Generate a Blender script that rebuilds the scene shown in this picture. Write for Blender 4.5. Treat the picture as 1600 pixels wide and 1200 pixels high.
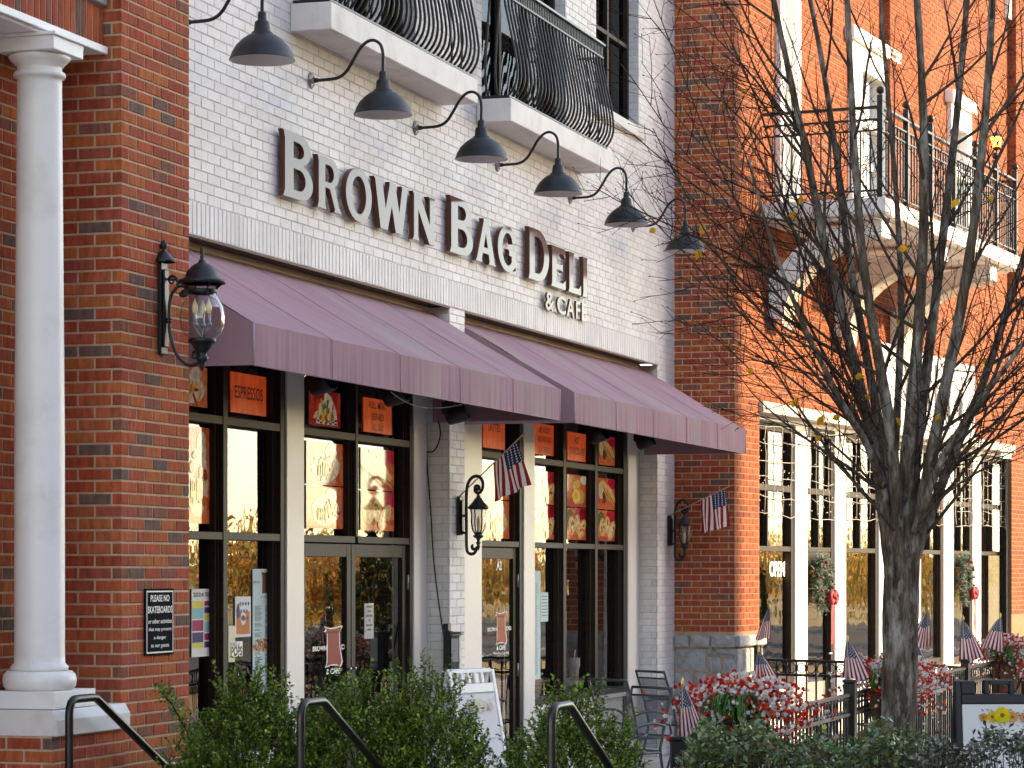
import bpy, bmesh, math, random
from mathutils import Vector, Matrix
import numpy as np
SC = bpy.context.scene
for o in list(bpy.data.objects): bpy.data.objects.remove(o, do_unlink=True)
COL = SC.collection
R = math.radians
PI = math.pi

# ------------------------------------------------------------------ camera, sky, sun, exposure
FPX = 4300.0                       # focal length in pixels of a 1600 px wide frame
YAW = math.atan2(1372.0, FPX)      # facade runs along +X, street is -Y
CS, SN = math.cos(YAW), math.sin(YAW)
EYE = 1.95
HOR = 890.0
cam = bpy.data.cameras.new("camera"); camo = bpy.data.objects.new("camera", cam); COL.objects.link(camo)
camo.location = (0, 0, EYE); camo.rotation_euler = (R(90), 0, YAW - R(90))
cam.sensor_width = 36; cam.lens = FPX / 1600 * 36; cam.shift_y = (HOR - 600) / 1600.0
cam.clip_start = 0.5; cam.clip_end = 3000
cam.dof.use_dof = True; cam.dof.focus_distance = 20; cam.dof.aperture_fstop = 11
SC.camera = camo
SUN_AZ = Vector((0.47, -0.88, 0)).normalized(); SUN_EL = R(21)
w = bpy.data.worlds.new("World"); SC.world = w; w.use_nodes = True
nt = w.node_tree; bg = nt.nodes["Background"]
sky = nt.nodes.new("ShaderNodeTexSky"); sky.sky_type = 'NISHITA'; sky.sun_disc = False
sky.sun_elevation = SUN_EL; sky.sun_rotation = math.atan2(SUN_AZ.x, SUN_AZ.y); sky.dust_density = 0.25; sky.air_density = 0.8; sky.ozone_density = 0.8
nt.links.new(sky.outputs[0], bg.inputs[0]); bg.inputs[1].default_value = 0.15
sl = bpy.data.lights.new("sun", 'SUN'); sl.energy = 2.0; sl.angle = R(0.5); sl.color = (1.0, 0.83, 0.62)
so = bpy.data.objects.new("sun", sl); COL.objects.link(so)
sd = Vector((SUN_AZ.x * math.cos(SUN_EL), SUN_AZ.y * math.cos(SUN_EL), math.sin(SUN_EL)))
so.rotation_euler = sd.to_track_quat('Z', 'Y').to_euler(); so.location = sd * 60
vs = SC.view_settings; vs.view_transform = 'Standard'; vs.look = 'None'; vs.exposure = 2.52; vs.gamma = 1; vs.use_white_balance = True; vs.white_balance_temperature = 8800; vs.white_balance_tint = 12; vs.use_curve_mapping = False
SC.cycles.max_bounces = 8; SC.cycles.transparent_max_bounces = 12; SC.cycles.caustics_reflective = False; SC.cycles.caustics_refractive = False

# ------------------------------------------------------------------ survey helpers (photo survey of the real planes)
def XF(px, Y):
    r = (px - 800) / FPX; return Y * (CS + r * SN) / (SN - r * CS)
def YX(px, X):
    r = (px - 800) / FPX; return X * (SN - r * CS) / (CS + r * SN)
def dep(X, Y): return X * CS + Y * SN
def ZP(py, X, Y): return EYE + (HOR - py) * dep(X, Y) / FPX
def at(px, py, d):
    u = (px - 800) / FPX * d
    return Vector((d * CS + u * SN, d * SN - u * CS, EYE + (HOR - py) * d / FPX))
def proj(p):
    d = dep(p[0], p[1]); u = p[0] * SN - p[1] * CS
    if d < .1: return (1e6, 1e6, d)
    return (800 + FPX * u / d, HOR - FPX * (p[2] - EYE) / d, d)

# ------------------------------------------------------------------ materials
MATS = {}
def nm(name):
    m = bpy.data.materials.new(name); m.use_nodes = True; MATS[name] = m
    t = m.node_tree; b = t.nodes["Principled BSDF"]; return m, t, b
def noise(t, scale, stretch=(1, 1, 1), detail=4, coord=None, rough=.55):
    g = t.nodes.new("ShaderNodeNewGeometry"); mp = t.nodes.new("ShaderNodeMapping"); mp.inputs['Scale'].default_value = stretch
    t.links.new(coord or g.outputs['Position'], mp.inputs[0])
    n = t.nodes.new("ShaderNodeTexNoise"); n.inputs['Scale'].default_value = scale; n.inputs['Detail'].default_value = detail; n.inputs['Roughness'].default_value = rough
    t.links.new(mp.outputs[0], n.inputs['Vector']); return n
def ramp(t, fac, stops, const=False):
    r = t.nodes.new("ShaderNodeValToRGB"); t.links.new(fac, r.inputs[0]); e = r.color_ramp
    if const: e.interpolation = 'CONSTANT'
    while len(e.elements) < len(stops): e.elements.new(0.5)
    for k, (p, c) in enumerate(stops):
        e.elements[k].position = p; e.elements[k].color = (c[0], c[1], c[2], 1) if hasattr(c, '__len__') else (c, c, c, 1)
    return r
def mixc(t, a, b, fac=None, mode='MULTIPLY', f=1.0):
    m = t.nodes.new("ShaderNodeMix"); m.data_type = 'RGBA'; m.blend_type = mode
    m.inputs[0].default_value = f
    if fac is not None: t.links.new(fac, m.inputs[0])
    for s_, v in ((6, a), (7, b)):
        if hasattr(v, 'is_output'): t.links.new(v, m.inputs[s_])
        else: m.inputs[s_].default_value = (v[0], v[1], v[2], 1)
    return m.outputs[2]
def bump(t, b, h, strength=.3, dist=.01):
    n = t.nodes.new("ShaderNodeBump"); n.inputs['Strength'].default_value = strength; n.inputs['Distance'].default_value = dist
    t.links.new(h, n.inputs['Height']); t.links.new(n.outputs[0], b.inputs['Normal']); return n
def M(name, col, rough=.6, metal=0, var=.12, scale=6., stretch=(1, 1, 1), bmp=0., bscale=60., bdist=.004, spec=.5, dirt=None, dscale=2.2, coat=0):
    m, t, b = nm(name)
    n = noise(t, scale, stretch)
    r = ramp(t, n.outputs[0], [(.25, 1 - var), (.75, 1 + var)])
    c = mixc(t, col, r.outputs[0])
    if dirt:
        n2 = noise(t, dscale, stretch, 6, rough=.65); r2 = ramp(t, n2.outputs[0], [(.5, 0), (.72, dirt[3] if len(dirt) > 3 else .5)])
        c = mixc(t, c, dirt[:3], r2.outputs[0], 'MIX')
    t.links.new(c, b.inputs['Base Color'])
    b.inputs['Roughness'].default_value = rough; b.inputs['Metallic'].default_value = metal; b.inputs['Specular IOR Level'].default_value = spec
    if coat: b.inputs['Coat Weight'].default_value = coat; b.inputs['Coat Roughness'].default_value = .08
    if bmp: bump(t, b, noise(t, bscale, stretch, 5).outputs[0], bmp, bdist)
    return m
def brickmat(name, pal, var=.34, rough=.85, streak=(30, 30, 9), dirt=None):
    m, t, b = nm(name)
    a = t.nodes.new("ShaderNodeAttribute"); a.attribute_name = 'tint'
    n = len(pal); r = ramp(t, a.outputs['Fac'], [(k / n, pal[k]) for k in range(n)], True)
    n1 = noise(t, 1, streak, 5); v = ramp(t, n1.outputs[0], [(.28, 1 - var), (.72, 1 + var)])
    c = mixc(t, r.outputs[0], v.outputs[0])
    n3 = noise(t, 1.1, (1, 1, 1), 6); v3 = ramp(t, n3.outputs[0], [(.3, .86), (.7, 1.1)])
    c = mixc(t, c, v3.outputs[0])
    if dirt:
        n2 = noise(t, 1.7, (1.5, 1, .45), 7, rough=.72); r2 = ramp(t, n2.outputs[0], [(.56, 0), (.8, dirt[3])])
        c = mixc(t, c, dirt[:3], r2.outputs[0], 'MIX')
    t.links.new(c, b.inputs['Base Color']); b.inputs['Roughness'].default_value = rough; b.inputs['Specular IOR Level'].default_value = .15
    bump(t, b, noise(t, 1, tuple(x * 4 for x in streak), 5).outputs[0], .35, .003)
    return m
def attrmat(name, rough=.6, var=0., trans=0., scale=30, spec=.4):
    m, t, b = nm(name)
    a = t.nodes.new("ShaderNodeAttribute"); a.attribute_name = 'Col'
    c = a.outputs['Color']
    if var:
        v = ramp(t, noise(t, scale, detail=3).outputs[0], [(.3, 1 - var), (.7, 1 + var)]); c = mixc(t, c, v.outputs[0])
    t.links.new(c, b.inputs['Base Color']); b.inputs['Roughness'].default_value = rough; b.inputs['Specular IOR Level'].default_value = spec
    if trans:
        tr = t.nodes.new("ShaderNodeBsdfTranslucent"); t.links.new(c, tr.inputs[0])
        mx = t.nodes.new("ShaderNodeMixShader"); mx.inputs[0].default_value = trans
        t.links.new(b.outputs[0], mx.inputs[1]); t.links.new(tr.outputs[0], mx.inputs[2]); t.links.new(mx.outputs[0], t.nodes["Material Output"].inputs[0])
    return m
def glassmat(name, tint=(.97, .98, .97), gain=1.5, wav=.006, wscale=.9, rough=.0):
    m, t, b = nm(name); t.nodes.remove(b)
    fr = t.nodes.new("ShaderNodeFresnel"); fr.inputs[0].default_value = 1.5
    mu = t.nodes.new("ShaderNodeMath"); mu.operation = 'MULTIPLY'; mu.use_clamp = True; mu.inputs[1].default_value = gain
    gg = t.nodes.new('ShaderNodeNewGeometry'); inv = t.nodes.new('ShaderNodeMath'); inv.operation = 'SUBTRACT'; inv.inputs[0].default_value = 1.0; t.links.new(gg.outputs['Backfacing'], inv.inputs[1])
    m2 = t.nodes.new('ShaderNodeMath'); m2.operation = 'MULTIPLY'; t.links.new(fr.outputs[0], m2.inputs[0]); t.links.new(inv.outputs[0], m2.inputs[1]); t.links.new(m2.outputs[0], mu.inputs[0])
    tr = t.nodes.new("ShaderNodeBsdfTransparent"); tr.inputs[0].default_value = (*tint, 1)
    gl = t.nodes.new("ShaderNodeBsdfGlossy"); gl.inputs['Roughness'].default_value = rough
    if wav:
        bp = t.nodes.new("ShaderNodeBump"); bp.inputs['Strength'].default_value = 1; bp.inputs['Distance'].default_value = wav
        t.links.new(noise(t, wscale, (1.6, 1, .8), 2).outputs[0], bp.inputs['Height']); t.links.new(bp.outputs[0], gl.inputs['Normal'])
    mx = t.nodes.new("ShaderNodeMixShader"); t.links.new(mu.outputs[0], mx.inputs[0]); t.links.new(tr.outputs[0], mx.inputs[1]); t.links.new(gl.outputs[0], mx.inputs[2])
    t.links.new(mx.outputs[0], t.nodes["Material Output"].inputs[0]); return m
def emit(name, col, st):
    m, t, b = nm(name); b.inputs['Base Color'].default_value = (*col, 1); b.inputs['Emission Color'].default_value = (*col, 1); b.inputs['Emission Strength'].default_value = st; return m

RED = [(.38, .085, .042), (.43, .096, .040), (.33, .070, .038), (.40, .104, .042), (.45, .122, .043), (.42, .083, .050), (.35, .083, .050), (.165, .098, .078), (.43, .113, .050), (.37, .070, .033), (.25, .092, .062), (.42, .125, .043)]
ORANGE = [(.27, .074, .034), (.25, .066, .028), (.29, .084, .038), (.22, .056, .026), (.265, .07, .03), (.28, .076, .032), (.18, .056, .032), (.255, .075, .036)]
WHITEB = [(.78, .76, .74), (.74, .73, .715), (.80, .785, .77), (.76, .75, .735), (.72, .71, .69), (.79, .77, .74)]
m_brick = brickmat('red_brick', RED)
m_obrick = brickmat('orange_brick', ORANGE, var=.15)
m_wbrick = brickmat('white_painted_brick', WHITEB, var=.04, rough=.5, streak=(18, 18, 18), dirt=(.46, .41, .36, .42))
m_omort = M('tan_orange_mortar', (.30, .155, .085), .95, var=.2, scale=14)
m_mort = M('tan_mortar', (.52, .355, .235), .95, var=.2, scale=14, bmp=.4, bscale=120)
m_wmort = M('painted_mortar', (.60, .57, .54), .9, var=.22, scale=9)
m_stone = M('grey_granite', (.36, .36, .37), .85, var=.3, scale=9, bmp=.8, bscale=28, bdist=.02, dirt=(.52, .50, .47, .6), dscale=7)
m_cast = M('cast_stone', (.55, .50, .44), .85, var=.1, scale=5, bmp=.2, bscale=90)
m_white = M('white_paint', (.84, .83, .81), .42, var=.04, scale=3, dirt=(.50, .46, .41, .42), dscale=2.4)
m_slab = M('slab_paint', (.72, .69, .66), .6, var=.06, scale=4, bmp=.15, bscale=40, dirt=(.36, .30, .25, .5), dscale=2.6)
m_post = M('post_paint', (.74, .72, .69), .4, var=.03, scale=3)
m_bronze = M('dark_bronze_frame', (.034, .024, .019), .5, .0, var=.2, scale=6, stretch=(1, 1, 4), spec=.12)
m_black = M('black_paint', (.012, .0125, .014), .42, .2, var=.25, scale=9, bmp=.05)
m_lampblk = M('lamp_black', (.009, .0105, .013), .5, .1, var=.2, scale=5, dirt=(.06, .055, .05, .25), dscale=7)
m_rail = M('handrail_black', (.014, .013, .013), .33, .3, var=.35, scale=14, dirt=(.08, .06, .05, .35), dscale=11)
m_lining = M('lamp_lining', (.62, .60, .57), .5, var=.08, scale=6)
m_sign = M('brown_letter_paint', (.125, .048, .036), .08, .0, var=.08, scale=3, spec=.13)
m_awn = M('mauve_canvas', (.375, .226, .258), .9, spec=.15, var=.13, scale=1.8, bmp=.25, bscale=160, bdist=.0012, dirt=(.36, .305, .27, .8), dscale=1.5, stretch=(1, .55, .55))
m_pipe = M('pale_piping', (.42, .36, .38), .7)
m_wood = M('tan_trim', (.44, .30, .19), .6, var=.15, scale=3, stretch=(.4, 6, 6))
m_soff = M('brown_soffit', (.16, .105, .08), .7, var=.1)
m_conc = M('concrete', (.45, .43, .40), .9, var=.14, scale=3, bmp=.2, bscale=50, dirt=(.22, .20, .18, .4))
m_asph = M('asphalt', (.05, .05, .052), .92, var=.25, scale=2.5, bmp=.4, bscale=140)
m_soil = M('soil', (.055, .04, .03), .95, var=.4, scale=12, bmp=.8, bscale=40)
m_field = M('dry_grass_field', (.50, .35, .14), .95, var=.3, scale=.4)
m_glass = glassmat('window_glass')
m_uglass = glassmat('dimmed_upper_glass', (.5, .5, .5), .5)  # reflection cut and tint darkened to imitate dim upper panes; no screen there
m_clear = glassmat('lantern_glass', (.9, .9, .9), 2.0, 0)
m_seed = glassmat('seeded_glass', (.8, .8, .8), 3.5, .01, 60)
m_print = attrmat('printed_sheet', .5, spec=.12)
m_leafg = attrmat('shrub_leaf', .40, .25, .28, 25, .35)
m_hedge = attrmat('hedge_leaf', .32, .2, .15, 25, .6)
m_flag = attrmat('flag_cloth', .8, .06, .3, 60)
m_flow = attrmat('flower_petals', .6, .1, .25, 60)
m_gold = attrmat('autumn_leaf', .5, .2, .5, 40)
m_needle = attrmat('fir_needles', .5, .25, .1, 40)
m_sheet = M('white_sheet', (.78, .79, .78), .7, var=.03, spec=.15)
m_blk = M('black_print', (.012, .012, .012), .5, var=.1)
m_wprint = M('white_print', (.8, .8, .78), .5, var=.03)
m_signblk = M('black_sign_face', (.008, .009, .012), .8, var=.2, spec=.03)
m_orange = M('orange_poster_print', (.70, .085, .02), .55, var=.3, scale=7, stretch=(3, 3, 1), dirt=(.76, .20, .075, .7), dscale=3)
m_film = attrmat('glowing_window_film', .07, .3, 0, 26, .3)
for _m, _s in ((m_film, .045), (m_orange, .05)):  # faint glow added to brighten posters and orange signs; no lamp behind them
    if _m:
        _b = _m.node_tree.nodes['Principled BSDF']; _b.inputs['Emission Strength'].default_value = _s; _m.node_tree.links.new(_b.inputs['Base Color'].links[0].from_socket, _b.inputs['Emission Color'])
m_galv = M('galvanised', (.24, .25, .26), .4, .7, var=.3, scale=20)
m_steel = M('brushed_steel', (.5, .5, .5), .3, .9, var=.1)
m_grey = M('chair_grey_metal', (.085, .093, .102), .38, .5, var=.2)
m_coir = M('coir_fibre', (.13, .065, .032), .95, var=.5, scale=16, stretch=(3, 3, .6), bmp=1, bscale=90, bdist=.012, dirt=(.22, .12, .06, .7), dscale=9)
m_plast = M('white_plastic', (.8, .81, .81), .35, var=.03)
m_plastk = M('black_plastic', (.016, .017, .02), .45, var=.2, bmp=.1, bscale=80)
m_bulb = M('frosted_bulb', (.85, .66, .34), .25, var=.05)
m_brass = M('brass_finial', (.6, .42, .14), .3, .8)
m_ribbon = M('red_velvet', (.30, .008, .02), .7, var=.25, scale=14)
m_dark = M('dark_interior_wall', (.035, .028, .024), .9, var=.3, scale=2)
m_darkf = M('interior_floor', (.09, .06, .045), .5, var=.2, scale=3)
m_bulbstr = emit('string_light', (.8, .75, .65), .0)
m_open = emit('neon_letters', (1.0, .86, .66), 3.0)
m_amber = emit('amber_lamp', (1.0, .55, .08), 2.0)
m_wire = M('pale_wire', (.42, .40, .37), .5)
m_panel = M('grey_sign_panel', (.36, .36, .40), .5, var=.05)
def slingmat():
    m, t, b = nm('sling_mesh'); b.inputs['Base Color'].default_value = (.09, .098, .108, 1); b.inputs['Roughness'].default_value = .6
    tr = t.nodes.new("ShaderNodeBsdfTransparent"); mx = t.nodes.new("ShaderNodeMixShader"); mx.inputs[0].default_value = .42
    t.links.new(b.outputs[0], mx.inputs[1]); t.links.new(tr.outputs[0], mx.inputs[2]); t.links.new(mx.outputs[0], t.nodes["Material Output"].inputs[0]); return m
m_sling = slingmat()
def barkmat():
    m, t, b = nm('grey_bark')
    n1 = noise(t, 1, (26, 26, 5), 7, rough=.68); r1 = ramp(t, n1.outputs[0], [(.3, (.026, .017, .011)), (.5, (.092, .067, .050)), (.7, (.21, .175, .145))])
    n2 = noise(t, 1, (9, 9, 3), 6, rough=.7); r2 = ramp(t, n2.outputs[0], [(.5, 0), (.66, .8)])
    c = mixc(t, r1.outputs[0], (.40, .38, .35), r2.outputs[0], 'MIX')
    t.links.new(c, b.inputs['Base Color']); b.inputs['Roughness'].default_value = .9; b.inputs['Specular IOR Level'].default_value = .1
    bump(t, b, n1.outputs[0], 1, .02); return m
m_bark = barkmat()
m_limb = M('limb_bark', (.062, .045, .036), .85, var=.5, scale=10, stretch=(2, 2, 6), bmp=.6, bscale=30, bdist=.006, dirt=(.17, .15, .13, .55), dscale=9, spec=.1)
m_twig = M('twig_bark', (.026, .012, .009), .8, var=.3, scale=20, spec=.1)

# ------------------------------------------------------------------ mesh builder
ORG = {}
class MB:
    def __init__(s): s.v = []; s.f = []; s.c = []; s.sm = []; s.cur = None; s.smooth = False
    def add(s, vs, fs, col=None, smooth=None):
        b = len(s.v); s.v += [tuple(p) for p in vs]
        for f in fs:
            s.f.append(tuple(b + i for i in f)); s.c.append(col if col is not None else s.cur); s.sm.append(s.smooth if smooth is None else smooth)
    def box(s, x0, x1, y0, y1, z0, z1, ch=0.0, mtx=None):
        if ch <= 0:
            vs = [(x, y, z) for x in (x0, x1) for y in (y0, y1) for z in (z0, z1)]
            fs = [(0, 1, 3, 2), (4, 6, 7, 5), (0, 4, 5, 1), (2, 3, 7, 6), (0, 2, 6, 4), (1, 5, 7, 3)]
        else:
            vs = []; idx = {}
            X, Y, Z = (x0, x1), (y0, y1), (z0, z1)
            for i in (0, 1):
                for j in (0, 1):
                    for k in (0, 1):
                        sx, sy, sz = (1 - 2 * i) * ch, (1 - 2 * j) * ch, (1 - 2 * k) * ch
                        idx[i, j, k, 0] = len(vs); vs.append((X[i], Y[j] + sy, Z[k] + sz))
                        idx[i, j, k, 1] = len(vs); vs.append((X[i] + sx, Y[j], Z[k] + sz))
                        idx[i, j, k, 2] = len(vs); vs.append((X[i] + sx, Y[j] + sy, Z[k]))
            fs = []
            for a in (0, 1):
                fs.append([idx[a, 0, 0, 0], idx[a, 1, 0, 0], idx[a, 1, 1, 0], idx[a, 0, 1, 0]])
                fs.append([idx[0, a, 0, 1], idx[1, a, 0, 1], idx[1, a, 1, 1], idx[0, a, 1, 1]])
                fs.append([idx[0, 0, a, 2], idx[1, 0, a, 2], idx[1, 1, a, 2], idx[0, 1, a, 2]])
            for a in (0, 1):
                for b in (0, 1):
                    fs.append([idx[a, b, 0, 0], idx[a, b, 1, 0], idx[a, b, 1, 1], idx[a, b, 0, 1]])
                    fs.append([idx[a, 0, b, 0], idx[a, 1, b, 0], idx[a, 1, b, 2], idx[a, 0, b, 2]])
                    fs.append([idx[0, a, b, 1], idx[1, a, b, 1], idx[1, a, b, 2], idx[0, a, b, 2]])
                    for k in (0, 1): fs.append([idx[a, b, k, 0], idx[a, b, k, 1], idx[a, b, k, 2]])
        if mtx is not None: vs = [mtx @ Vector(p) for p in vs]
        s.add(vs, fs)
    def quad(s, a, b, c, d, col=None): s.add([a, b, c, d], [(0, 1, 2, 3)], col)
    def tube(s, pts, r, n=8, cap=True, smooth=True, col=None):
        pts = [Vector(p) for p in pts]; m = len(pts)
        if not hasattr(r, '__len__'): r = [r] * m
        vs = []; prev = None
        for i in range(m):
            t = (pts[min(i + 1, m - 1)] - pts[max(i - 1, 0)])
            if t.length < 1e-9: t = Vector((0, 0, 1))
            t.normalize()
            if prev is None:
                a = Vector((0, 0, 1)) if abs(t.z) < .9 else Vector((1, 0, 0)); prev = t.cross(a).normalized()
            x = (prev - t * prev.dot(t))
            if x.length < 1e-6: x = t.orthogonal()
            x.normalize(); prev = x; y = t.cross(x)
            for k in range(n):
                an = 2 * PI * k / n; vs.append(pts[i] + (x * math.cos(an) + y * math.sin(an)) * r[i])
        fs = [(i * n + k, i * n + (k + 1) % n, (i + 1) * n + (k + 1) % n, (i + 1) * n + k) for i in range(m - 1) for k in range(n)]
        if cap: fs += [tuple(range(n))[::-1], tuple((m - 1) * n + k for k in range(n))]
        s.add(vs, fs, col, smooth)
    def lathe(s, prof, o=(0, 0, 0), n=24, axis='z', smooth=True, a0=0, a1=2 * PI, col=None):
        vs = []; full = abs(a1 - a0 - 2 * PI) < 1e-6; m = n if full else n + 1
        for (r, z) in prof:
            for k in range(m):
                a = a0 + (a1 - a0) * k / n
                p = (r * math.cos(a), r * math.sin(a), z)
                if axis == 'y': p = (p[0], z, p[1])
                if axis == 'x': p = (z, p[0], p[1])
                vs.append((o[0] + p[0], o[1] + p[1], o[2] + p[2]))
        fs = [(i * m + k, i * m + (k + 1) % m, (i + 1) * m + (k + 1) % m, (i + 1) * m + k) for i in range(len(prof) - 1) for k in range(n)]
        s.add(vs, fs, col, smooth)
    def ball(s, o, r, n=8, col=None, sz=1.0):
        s.lathe([(max(1e-4, r * math.sin(PI * i / (n // 2 + 1))), -r * sz * math.cos(PI * i / (n // 2 + 1))) for i in range(n // 2 + 2)], o, n, col=col)
    def torus(s, o, R1, r, axis='y', n=16, m=6):
        pts = []
        for k in range(n + 1):
            a = 2 * PI * k / n; p = (R1 * math.cos(a), 0, R1 * math.sin(a)) if axis == 'y' else ((0, R1 * math.cos(a), R1 * math.sin(a)) if axis == 'x' else (R1 * math.cos(a), R1 * math.sin(a), 0))
            pts.append(Vector(o) + Vector(p))
        s.tube(pts, r, m, cap=False)
    def prism(s, poly, fn, t0, t1, col=None):
        """poly in 2-D, fn(u,v,t)->3-D, extruded from t0 to t1"""
        n = len(poly); vs = [fn(u, v, t0) for u, v in poly] + [fn(u, v, t1) for u, v in poly]
        fs = [tuple(range(n))[::-1], tuple(range(n, 2 * n))] + [(k, (k + 1) % n, n + (k + 1) % n, n + k) for k in range(n)]
        s.add(vs, fs, col)
    def xf(s, m):
        s.v = [tuple(m @ Vector(p)) for p in s.v]; return s
    def build(s, name, mat, parent=None, recalc=True):
        me = bpy.data.meshes.new(name); o_ = ORG.get(parent, Vector((0, 0, 0)))
        me.from_pydata([(x - o_.x, y - o_.y, z - o_.z) for x, y, z in s.v], [], s.f)
        if any(s.sm): me.polygons.foreach_set('use_smooth', s.sm)
        if any(c is not None for c in s.c):
            at_ = me.attributes.new('Col', 'FLOAT_COLOR', 'FACE'); buf = []
            for c in s.c: buf += [*(c or (.5, .5, .5)), 1.0]
            at_.data.foreach_set('color', buf)
        if recalc and len(s.f) < 60000:
            bm = bmesh.new(); bm.from_mesh(me); bmesh.ops.recalc_face_normals(bm, faces=bm.faces); bm.to_mesh(me); bm.free()
        me.materials.append(mat); me.update()
        return link(name, me, parent)
def link(name, me, parent=None):
    o = bpy.data.objects.new(name, me); COL.objects.link(o)
    if parent is not None: o.parent = parent; ORG[o] = ORG.get(parent, Vector((0, 0, 0)))
    return o
def tag(o, label, cat, group=None):
    o['label'] = label; o['category'] = cat
    if group: o['group'] = group
    return o
def thing(name, label, cat, loc=(0, 0, 0), group=None):
    o = bpy.data.objects.new(name, None); COL.objects.link(o); o.location = loc; o.empty_display_size = .2
    ORG[o] = Vector(loc); return tag(o, label, cat, group)
def struct(o): o['kind'] = 'structure'; return o
def stuff(o): o['kind'] = 'stuff'; return o
def dup(o, parent=None, loc=None, rotz=None, label=None, scale=None):
    c = o.copy(); COL.objects.link(c)
    if parent is not None: c.parent = parent
    if loc is not None: c.location = loc
    if rotz is not None: c.rotation_euler = (0, 0, rotz)
    if scale is not None: c.scale = (scale,) * 3
    if label: c['label'] = label
    for ch in o.children: dup(ch, c)
    return c
def text(body, size=1.0, bold=0.0, ext=0.0, align='CENTER', sx=1.0, spacing=1.0, lines=1.0):
    cu = bpy.data.curves.new('t', 'FONT'); cu.body = body; cu.size = size; cu.offset = bold * size; cu.extrude = ext; cu.align_x = align; cu.align_y = 'CENTER'; cu.space_character = spacing; cu.space_line = lines; cu.resolution_u = 3
    o = bpy.data.objects.new('t', cu); COL.objects.link(o)
    dg = bpy.context.evaluated_depsgraph_get(); me = bpy.data.meshes.new_from_object(o.evaluated_get(dg))
    vs = [(p.co.x * sx, p.co.y, p.co.z) for p in me.vertices]; fs = [tuple(p.vertices) for p in me.polygons]
    bpy.data.objects.remove(o); bpy.data.curves.remove(cu); bpy.data.meshes.remove(me)
    return vs, fs
def put_text(mb, body, cx, cz, y, width=None, height=None, bold=0.0, ext=0.0, align='CENTER', lines=1.0, maxsx=None, fn=None, spacing=1.0):
    """text on a plane facing -Y: local x -> X, local y -> Z. fitted in width x height"""
    vs, fs = text(body, 1, bold, 0, align, 1, spacing, lines)
    if not vs: return
    xs = [p[0] for p in vs]; ys = [p[1] for p in vs]; w0 = max(xs) - min(xs); h0 = max(ys) - min(ys); mx = (max(xs) + min(xs)) / 2; my = (max(ys) + min(ys)) / 2
    kx = width / w0 if width else height / h0; ky = height / h0 if height else kx
    out = []
    for p in vs:
        u, v = (p[0] - mx) * kx, (p[1] - my) * ky
        out.append(fn(u, v) if fn else (cx + u, y, cz + v))
    mb.add(out, fs)
    if ext:
        pass
def bez(p, n=8):
    """Catmull-Rom through points"""
    p = [Vector(q) for q in p]; out = []
    for i in range(len(p) - 1):
        a, b, c, d = p[max(i - 1, 0)], p[i], p[i + 1], p[min(i + 2, len(p) - 1)]
        for k in range(n):
            t = k / n; out.append(.5 * ((2 * b) + (c - a) * t + (2 * a - 5 * b + 4 * c - d) * t * t + (3 * b - a - 3 * c + d) * t ** 3))
    out.append(p[-1]); return out

# ------------------------------------------------------------------ brickwork
CO = .0677; BH = .0560; JT = .0118
class Bricks:
    def __init__(s): s.l = []
    def wall(s, o, phi, length, z0, z1, holes=(), off=0.0, mod=.203, seeds=(None, None), h=BH, co=CO, nt=12, x0=0.0, jt=JT, rnd=None):
        rnd = rnd or random.Random(int(o[0] * 97 + o[1] * 31 + length * 7) & 0xffff)
        k0 = int(math.ceil((z0 - .001) / co)); k1 = int(math.floor((z1 - z0) / co + .001)) + k0
        for k in range(k0, k1):
            zc = k * co + co / 2
            cuts = [(x0, length)]
            for (a, b, c, d) in holes:
                if zc > c and zc < d:
                    nc = []
                    for (p, q) in cuts:
                        if b <= p or a >= q: nc.append((p, q)); continue
                        if a > p: nc.append((p, a))
                        if b < q: nc.append((b, q))
                    cuts = nc
            sh = off + (mod / 2 if k % 2 else 0)
            for (p, q) in cuts:
                j = math.floor((p - sh) / mod)
                while sh + j * mod < q - 1e-6:
                    a = max(p, sh + j * mod); b = min(q, sh + (j + 1) * mod); j += 1
                    if b - a < .035: continue
                    t = rnd.random()
                    if seeds[0] is not None and a <= x0 + 1e-6: t = random.Random(seeds[0] * 1000 + k).random()
                    if seeds[1] is not None and b >= length - 1e-6: t = random.Random(seeds[1] * 1000 + k).random()
                    ia = 0 if a <= x0 + 1e-6 and seeds[0] is not None else jt / 2
                    ib = 0 if b >= length - 1e-6 and seeds[1] is not None else jt / 2
                    e = (math.cos(phi), math.sin(phi)); xc = (a + ia + b - ib) / 2
                    s.l.append((o[0] + e[0] * xc, o[1] + e[1] * xc, zc, phi, b - ib - a - ia, h, t))
    def soldier(s, o, phi, length, z0, h=.2, w=CO, x0=0.0, out=None):
        rnd = random.Random(int(o[0] * 11 + length)); n = int(round((length - x0) / w)); w = (length - x0) / n; res = out if out is not None else s.l
        for k in range(n):
            e = (math.cos(phi), math.sin(phi)); xc = x0 + (k + .5) * w
            res.append((o[0] + e[0] * xc, o[1] + e[1] * xc, z0 + h / 2, phi, w - JT, h - JT, rnd.random()))
BVAR = {}
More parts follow.
